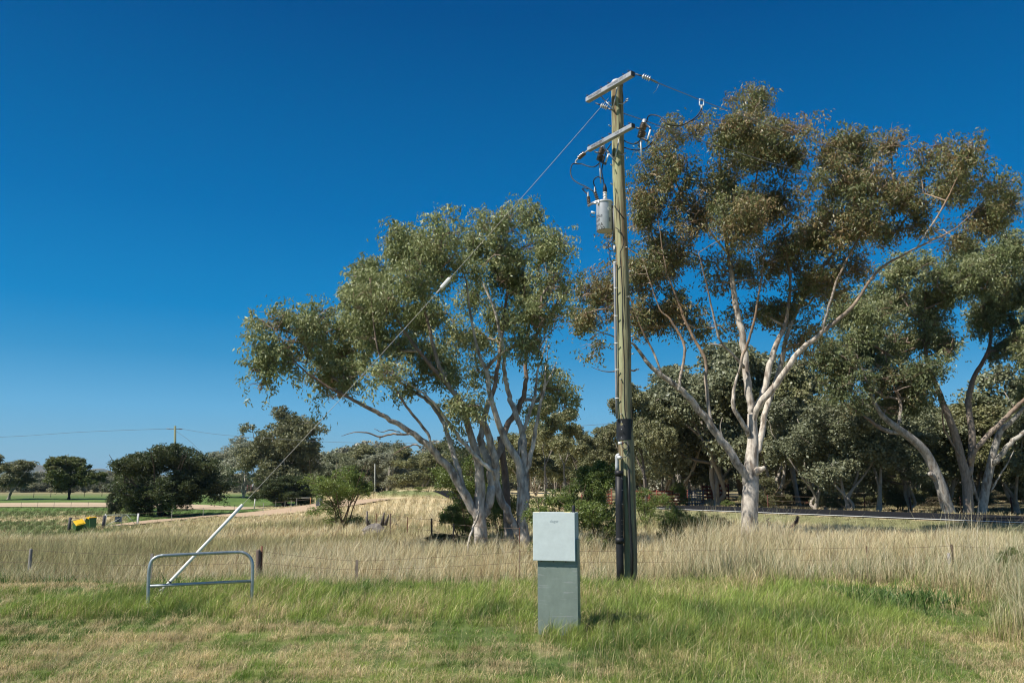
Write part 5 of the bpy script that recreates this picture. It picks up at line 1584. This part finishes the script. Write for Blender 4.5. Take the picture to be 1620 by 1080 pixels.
for u, v, lb_ in ((109, 840, 'dark timber strainer post left of the wheelie bins'), (163, 836, 'dark timber strainer post right of the wheelie bins, next to the farm gate')):
    g = G(u, v); o = MB().tube([g - [0, 0, .3], g + [0, 0, .5], g + [.02, 0, 1.15 * (v > 838) + 1.15 * (v < 838)]], [.13, .12, .11], 10, col=(.075, .075, .085)).build('strainer_post', M['old_wood'], None, origin=g)
    tag(o, lb_, 'post')
    s_ = 1 if u < 120 else -1
    m = MB(); m.tube([g + [s_ * .1, 0, 1.05], g + [s_ * .7, 0, 1.08], g + [s_ * 1.5, 0, .2]], .035, 6, col=(.09, .07, .06)); m.build('brace', M['old_wood'], o)


def bin_(label, u, v, tilt, rz):
    g = G(u, v)
    root = empty('wheelie_bin', g, label, 'wheelie bin', 'wheelie bins lying by the farm gate')
    root.rotation_euler = (math.radians(tilt[0]), math.radians(tilt[1]), math.radians(rz))
    m = MB(); lo = np.array([[-.22, -.26], [.22, -.26], [.22, .26], [-.22, .26]]); hi = lo * [1.28, 1.32]
    V = np.vstack([np.c_[lo, np.full(4, .06)], np.c_[hi, np.full(4, .96)]])
    m.add(V, [[0, 3, 2, 1], [4, 5, 6, 7], [0, 1, 5, 4], [1, 2, 6, 5], [2, 3, 7, 6], [3, 0, 4, 7]], None, (.055, .14, .06)); m.box((0, 0, .95), (.60, .72, .04), col=(.05, .12, .055))
    m.build('body', M['plastic'], root, smooth=False, local=True)
    m = MB(); m.box((0, 0, 1.00), (.62, .76, .05), col=(.85, .52, .03), bevel=.02); m.box((0, 0, 1.03), (.48, .6, .05), col=(.88, .56, .03), bevel=.02); m.box((0, .41, .98), (.5, .06, .05), col=(.85, .52, .03)); m.build('lid', M['plastic'], root, smooth=False, local=True)
    for sx in (-1, 1):
        m = MB(); m.tube([(sx * .20, .28, .10), (sx * .25, .28, .10)], .10, 14, col=(.02, .02, .02)); m.build('wheel', M['rubber'], root, local=True)
    return root


bin_('toppled green wheelie bin whose yellow lid faces the camera, leftmost of the three', 121, 840, (16, 38), -25)
bin_('green wheelie bin leaning behind, middle of the three with only its yellow lid clear', 136, 837, (6, 20), 10)
bin_('upright green wheelie bin with a yellow lid, rightmost of the three', 146.5, 837, (-6, -4), 35)

# far power pole with its wires
gq = P(277, 805, 118); gq[2] = float(H(gq[0], gq[1])); tq = P(277, 673.5, 118)
fpole = empty('power_pole', gq, 'far timber power pole rising out of the huge dark bushy tree', 'power pole')
MB().tube([gq - [0, 0, .3], (gq + tq) / 2, tq], [.20, .18, .15], 10, col=(.18, .21, .14)).build('pole_shaft', M['old_wood'], fpole)
MB().tube([tq + [-.9, .1, -.45], tq + [.7, -.1, -.45]], .05, 6, col=(.12, .12, .11)).build('crossarm', M['old_wood'], fpole)
m = MB(); sheds(m, tq + [-.8, 0, -.42], tq + [-1.25, 0, -.4], .09, 3, .05, (.3, .3, .3), 8); m.build('insulator', M['porcelain'], fpole)
m = MB(); sheds(m, tq + [.6, 0, -.42], tq + [1.1, 0, -.45], .09, 3, .05, (.12, .1, .09), 8); m.build('insulator', M['porcelain'], fpole)
for pts, r_, lb_ in (((tq + [-1.2, 0, -.4], P(130, 683, 121), P(0, 691, 124), P(-200, 695, 130)), .022, 'thin power line wire running left from the far power pole'),
                     ((tq + [1.1, 0, -.45], P(330, 685, 116), P(390, 690.5, 113), P(560, 700, 106), P(740, 697, 98), P(907, 674, 90), P(1180, 663, 78), P(1300, 664, 72)), .020, 'thin power line wire sagging right from the far power pole'),
                     ((tq + [.1, 0, -.7], P(300, 697, 117), P(325, 722, 116)), .02, 'thin stay wire sloping right from the top of the far power pole')):
    o = MB().tube(catmull(pts, 5), r_, 5, col=(.10, .11, .12)).build('overhead_wire', M['rubber'], None, origin=pts[0]); tag(o, lb_, 'wire')
g = P(593.5, 783, 120); g[2] = float(H(g[0], g[1])); o = MB().tube([g - [0, 0, .3], P(593, 733.5, 120)], [.11, .08], 8, col=(.30, .31, .29)).build('slim_pole', M['old_wood'], None, origin=g); tag(o, 'slim pale pole standing before the tree line beyond the grassy rise', 'pole')
g = G(402, 805); o = MB().tube([g - [0, 0, .2], P(403.5, 789, g[1])], .08, 8, col=(.62, .62, .60)).build('gate_post', M['paint'], None, origin=g); tag(o, 'white post on the green bank beside the farm track', 'post')
# white tray truck / low white shed behind posts on the bank
g = G(386, 776); s_ = g[1] / FPX
root = empty('flat_trailer', g, 'low white flat-topped trailer behind rusty posts on the grass bank', 'trailer')
m = MB(); m.box(g + [-.0, .6, 7.2 * s_], (27 * s_, 1.8, 2.0 * s_), col=(.62, .64, .66), bevel=.02); m.box(g + [12 * s_, .6, 9.2 * s_], (14 * s_, 1.6, 4 * s_), col=(.40, .42, .46), bevel=.1); m.build('tray', M['paint'], root, smooth=False)
m = MB(); m.box(g + [-2 * s_, .6, 5.0 * s_], (20 * s_, 1.4, 2.2 * s_), col=(.04, .06, .06)); m.build('chassis', M['rubber'], root, smooth=False)
for dx in (-9, 8):
    MB().tube([g + [dx * s_, -.35, 2.6 * s_], g + [dx * s_, -.05, 2.6 * s_]], 2.6 * s_, 14, col=(.02, .02, .02)).build('wheel', M['rubber'], root)
for u in (375, 391, 397):
    g2 = G(u, 778); o = MB().tube([g2 - [0, 0, .2], g2 + [0, 0, 9 * s_]], .14, 8, col=(.12, .05, .045)).build('rusty_post', M['rust'], None, origin=g2)
    tag(o, {375: 'rusty post in front of the middle of the white trailer', 391: 'rusty post at the right end of the white trailer, left one of the pair', 397: 'rusty post at the right end of the white trailer, right one of the pair'}[u], 'post')
# white rail fence and dark bin
a = G(463, 801); a, b = P(436, 801, a[1]), P(491, 801, a[1] - 2)
for q in (a, b): q[2] = float(H(q[0], q[1]))
s_ = a[1] / FPX
root = empty('rail_fence', a, 'low white pipe rail fence in front of the tall gum on the bank', 'fence')
m = MB(); m.tube([a + [0, 0, 13 * s_], b + [0, 0, 13 * s_]], .06, 6, col=(.5, .5, .47)); m.build('rail', M['paint'], root)
for t, c in ((0, (.5, .5, .48)), (.27, (.5, .5, .48)), (.6, (.5, .5, .48)), (1, (.36, .17, .07))):
    q = a + (b - a) * t; q[2] = float(H(q[0], q[1])); MB().tube([q - [0, 0, .2], q + [0, 0, 13.5 * s_]], .075, 8, col=c).build('post', M['paint'], root)
g = G(505, 801); root = empty('wheelie_bin', g, 'dark grey wheelie bin standing alone at the bend of the farm track', 'wheelie bin')
m = MB(); m.box(g + [0, 0, .50], (.56, .6, 1.0), col=(.06, .08, .10), bevel=.05); m.build('body', M['plastic'], root, smooth=False)
m = MB(); m.box(g + [0, -.02, 1.05], (.62, .68, .08), col=(.04, .06, .09), bevel=.03); m.build('lid', M['plastic'], root, smooth=False)

# ------------------------------------------------------------------ cattle yards beyond the road
RUS = (.20, .06, .045)


def panel_run(label, u0, u1, v, d, hp, nposts, rails):
    """run of rusty rail panels"""
    a = P(u0, v, d); b = P(u1, v, d + .5)
    for q in (a, b): q[2] = float(H(q[0], q[1]))
    h = hp * d / FPX
    root = empty('yard_panel_fence', a, label, 'cattle yard fence')
    for k in range(nposts):
        t = k / (nposts - 1); q = a + (b - a) * t; q[2] = float(H(q[0], q[1]))
        MB().tube([q - [0, 0, .3], q + [0, 0, h + .05]], .06, 6, col=RUS).build('post', M['rust'], root)
    for k in range(rails):
        z = h * (k + .6) / rails
        MB().box((a + b) / 2 + [0, 0, z], (np.linalg.norm(b - a), .04, h / rails * .52), ax=((b - a) / np.linalg.norm(b - a), (0, 1, 0), (0, 0, 1)), col=np.array(RUS) * 1.15).build('rail', M['rust'], root, smooth=False)
    return root


panel_run('rusty red cattle yard rails seen left of the power pole', 884, 968, 791, 80, 24, 8, 5)
panel_run('rusty red cattle yard rails between the power pole and the steel crate gate', 1003, 1088, 791, 79, 24, 8, 5)
panel_run('rusty red rails rising beside the loading ramp', 1112, 1134, 790, 78, 32, 4, 6)
panel_run('rusty red railed race at the top of the loading ramp', 1133, 1153, 785, 79, 34, 5, 5)
panel_run('low rusty rails right of the thick white trunk beyond the road', 1240, 1330, 792, 88, 9, 7, 2)
a = P(1091, 791, 77); a[2] = float(H(a[0], a[1])) ; s_ = 77 / FPX
root = empty('cattle_crate', a, 'blue-grey steel pipe cattle crate beside the loading ramp', 'cattle crate')
w_, h_ = 22 * s_, 26 * s_
for k in range(6):
    MB().tube([a + [w_ * k / 5, 0, 0], a + [w_ * k / 5, 0, h_]], .035, 6, col=(.24, .29, .38)).build('upright', M['galv_dull'], root)
    MB().tube([a + [w_ * k / 5, 1.6, 0], a + [w_ * k / 5, 1.6, h_]], .035, 6, col=(.20, .24, .32)).build('upright', M['galv_dull'], root)
for k in range(7):
    MB().tube([a + [0, 0, h_ * (k + .4) / 7], a + [w_, 0, h_ * (k + .4) / 7], a + [w_, 1.6, h_ * (k + .4) / 7], a + [0, 1.6, h_ * (k + .4) / 7]], .035, 6, col=(.27, .32, .40)).build('rail', M['galv_dull'], root)
# earth loading ramp
a = P(1110, 794, 76); a[2] = float(H(a[0], a[1])); s_ = 76 / FPX
V = np.array([[0, 0, -.2], [34 * s_, 0, -.2], [34 * s_, 0, 10.5 * s_], [14 * s_, 0, 10.5 * s_], [0, 3, -.2], [34 * s_, 3, -.2], [34 * s_, 3, 10.5 * s_], [14 * s_, 3, 10.5 * s_]]) + a
o = MB().add(V, [[0, 1, 2, 3], [4, 7, 6, 5], [0, 3, 7, 4], [3, 2, 6, 7], [1, 5, 6, 2]], None, (.40, .32, .23)).build('loading_ramp', M['stone'], None, smooth=False, origin=a)
tag(o, 'pale earth loading ramp in the cattle yards beyond the road', 'ramp')
a2 = a + [26 * s_, -.6, 0]
m = MB(); m.tube([a2 + [0, 0, 9 * s_], a2 + [14 * s_, 0, 9 * s_]], .16, 8, col=(.16, .14, .12)); m.build('log_rail', M['old_wood'], o)
for dx in (2, 12): MB().tube([a2 + [dx * s_, 0, -.2], a2 + [dx * s_, 0, 9.5 * s_]], .12, 8, col=(.13, .09, .07)).build('post', M['old_wood'], o)
# dirt heap, tan container, small fence by the wood
g = P(1321, 800, 66); g[2] = float(H(g[0], g[1])); m = MB()
th = np.arange(14) / 14 * 6.283; V = [[0, 0, .75]]
for k, r_ in enumerate((.5, 1.0, 1.5)):
    for t in th: V.append([math.cos(t) * r_ * (1.1 + .2 * math.sin(3 * t)), math.sin(t) * r_, .75 - .28 * (k + 1) + .05 * math.sin(5 * t)])
V = np.array(V) + g; Q = [[1 + r * 14 + j, 1 + r * 14 + (j + 1) % 14, 15 + r * 14 + (j + 1) % 14, 15 + r * 14 + j] for r in (0, 1) for j in range(14)]
o = MB().add(V, [q[::-1] for q in Q], [[0, 1 + j, 1 + (j + 1) % 14] for j in range(14)], (.46, .36, .25)).build('dirt_heap', M['stone'], None, origin=g); tag(o, 'small heap of pale dirt at the far edge of the road', 'dirt heap')
g = P(1474, 808, 92); g[2] = float(H(g[0], g[1])); s_ = 92 / FPX
o = MB().box(g + [0, 0, 5.5 * s_ + .1], (11 * s_, 1.0, 8 * s_), col=(.42, .30, .12), bevel=.05).build('feed_bin', M['paint'], None, smooth=False, origin=g); tag(o, 'tan box seen through the trunks left of the leaning pale trunk', 'box')
m = MB(); m.box(g + [0, 0, .12], (9 * s_, .8, .24), col=(.08, .06, .05)); m.build('base', M['rubber'], o, smooth=False)
rr = [(P(u, 800, 62), 1.25, .05, (.12, .05, .04), 'steel_post', (0, 0)) for u in (1215, 1292, 1368, 1440, 1520, 1600, 1680)]
for q in rr: q[0][2] = float(H(q[0][0], q[0][1]))
wire_fence('roadside_fence', 'wire fence with rusty posts along the far side of the road', rr, (.95, .65, .35), .012)

# ------------------------------------------------------------------ stumps, stones, dead wood
def lump(name, label, cat, g, size, col, mat, seed, squash=.8):
    r = np.random.default_rng(seed); m = MB(); V = []; nt, npz = 12, 6
    for i in range(npz + 1):
        f = i / npz
        for j in range(nt):
            t = j / nt * 6.283; rad = math.cos(f * 1.35) ** .5 * (1 + .16 * math.sin(2 * t + seed) + .10 * r.normal())
            V.append([math.cos(t) * rad * size[0], math.sin(t) * rad * size[1], -.12 + f * size[2] * (1 + .06 * r.normal())])
    V.append([0, 0, size[2] * .93]); V = np.array(V)
    Q = [[i * nt + j, i * nt + (j + 1) % nt, (i + 1) * nt + (j + 1) % nt, (i + 1) * nt + j] for i in range(npz) for j in range(nt)]
    T = [[npz * nt + j, npz * nt + (j + 1) % nt, len(V) - 1] for j in range(nt)]
    o = m.add(V + g, Q, T, col).build(name, mat, None, origin=g, smooth=False)
    return tag(o, label, cat)


g = G(593, 848)
o = lump('tree_stump', 'weathered grey tree stump lying in the dry pasture by the short fence', 'stump', g, (.58, .45, .62), (.17, .155, .145), M['old_wood'], 2)
m = MB()
for k, (dx, l_) in enumerate(((.45, .45), (.3, .55), (-.3, .35))):
    m = MB(); m.tube([g + [dx, 0, .5], g + [dx * 1.35, -.1, .5 + l_]], [.10, .03], 6, col=(.14, .12, .11)); m.build('root_spur', M['old_wood'], o)
lump('stone', 'small pale stone in the dry grass right of the power pole, left one', 'stone', G(1073, 858), (.14, .12, .42), (.50, .47, .43), M['stone'], 4)
lump('stone', 'larger pale stone in the dry grass right of the power pole, right one', 'stone', G(1101, 858), (.24, .2, .42), (.46, .43, .39), M['stone'], 5)
g = G(1240, 845)
m = MB(); m.tube(catmull([g + [-.62, 0, .55], g + [-.5, 0, .25], g + [-.1, .1, .10], g + [.35, 0, .25], g + [.62, 0, .62]], 4), [.06] * 4 + [.10] * 9 + [.08] * 4, 7, col=(.07, .045, .04))
o = m.build('fallen_branch', M['old_wood'], None, origin=g); tag(o, 'dark curved fallen branch in the dry grass right of the thick white trunk', 'dead branch')
m = MB(); m.tube([g + [.58, 0, .5], g + [.72, .1, .78]], [.09, .07], 7, col=(.06, .04, .035)); m.build('stub', M['old_wood'], o)
m = MB(); m.tube([g + [-.6, 0, .5], g + [-.72, 0, .62], g + [-.55, 0, .74]], [.05, .035, .02], 6, col=(.06, .04, .035)); m.build('stub', M['old_wood'], o)

# ------------------------------------------------------------------ haze
hz = MB(); hz.box((0, 3000, 60), (13000, 9000, 150))
m_, nt_ = new_mat("haze_air")
o_ = nt_.nodes.new("ShaderNodeOutputMaterial"); v_ = nt_.nodes.new("ShaderNodeVolumePrincipled")
v_.inputs['Color'].default_value = (.45, .70, 1.0, 1); v_.inputs['Density'].default_value = 0.00006; v_.inputs['Anisotropy'].default_value = .2
nt_.links.new(v_.outputs[0], o_.inputs['Volume'])
ho = hz.build('haze', m_, smooth=False); tag(ho, kind='stuff')
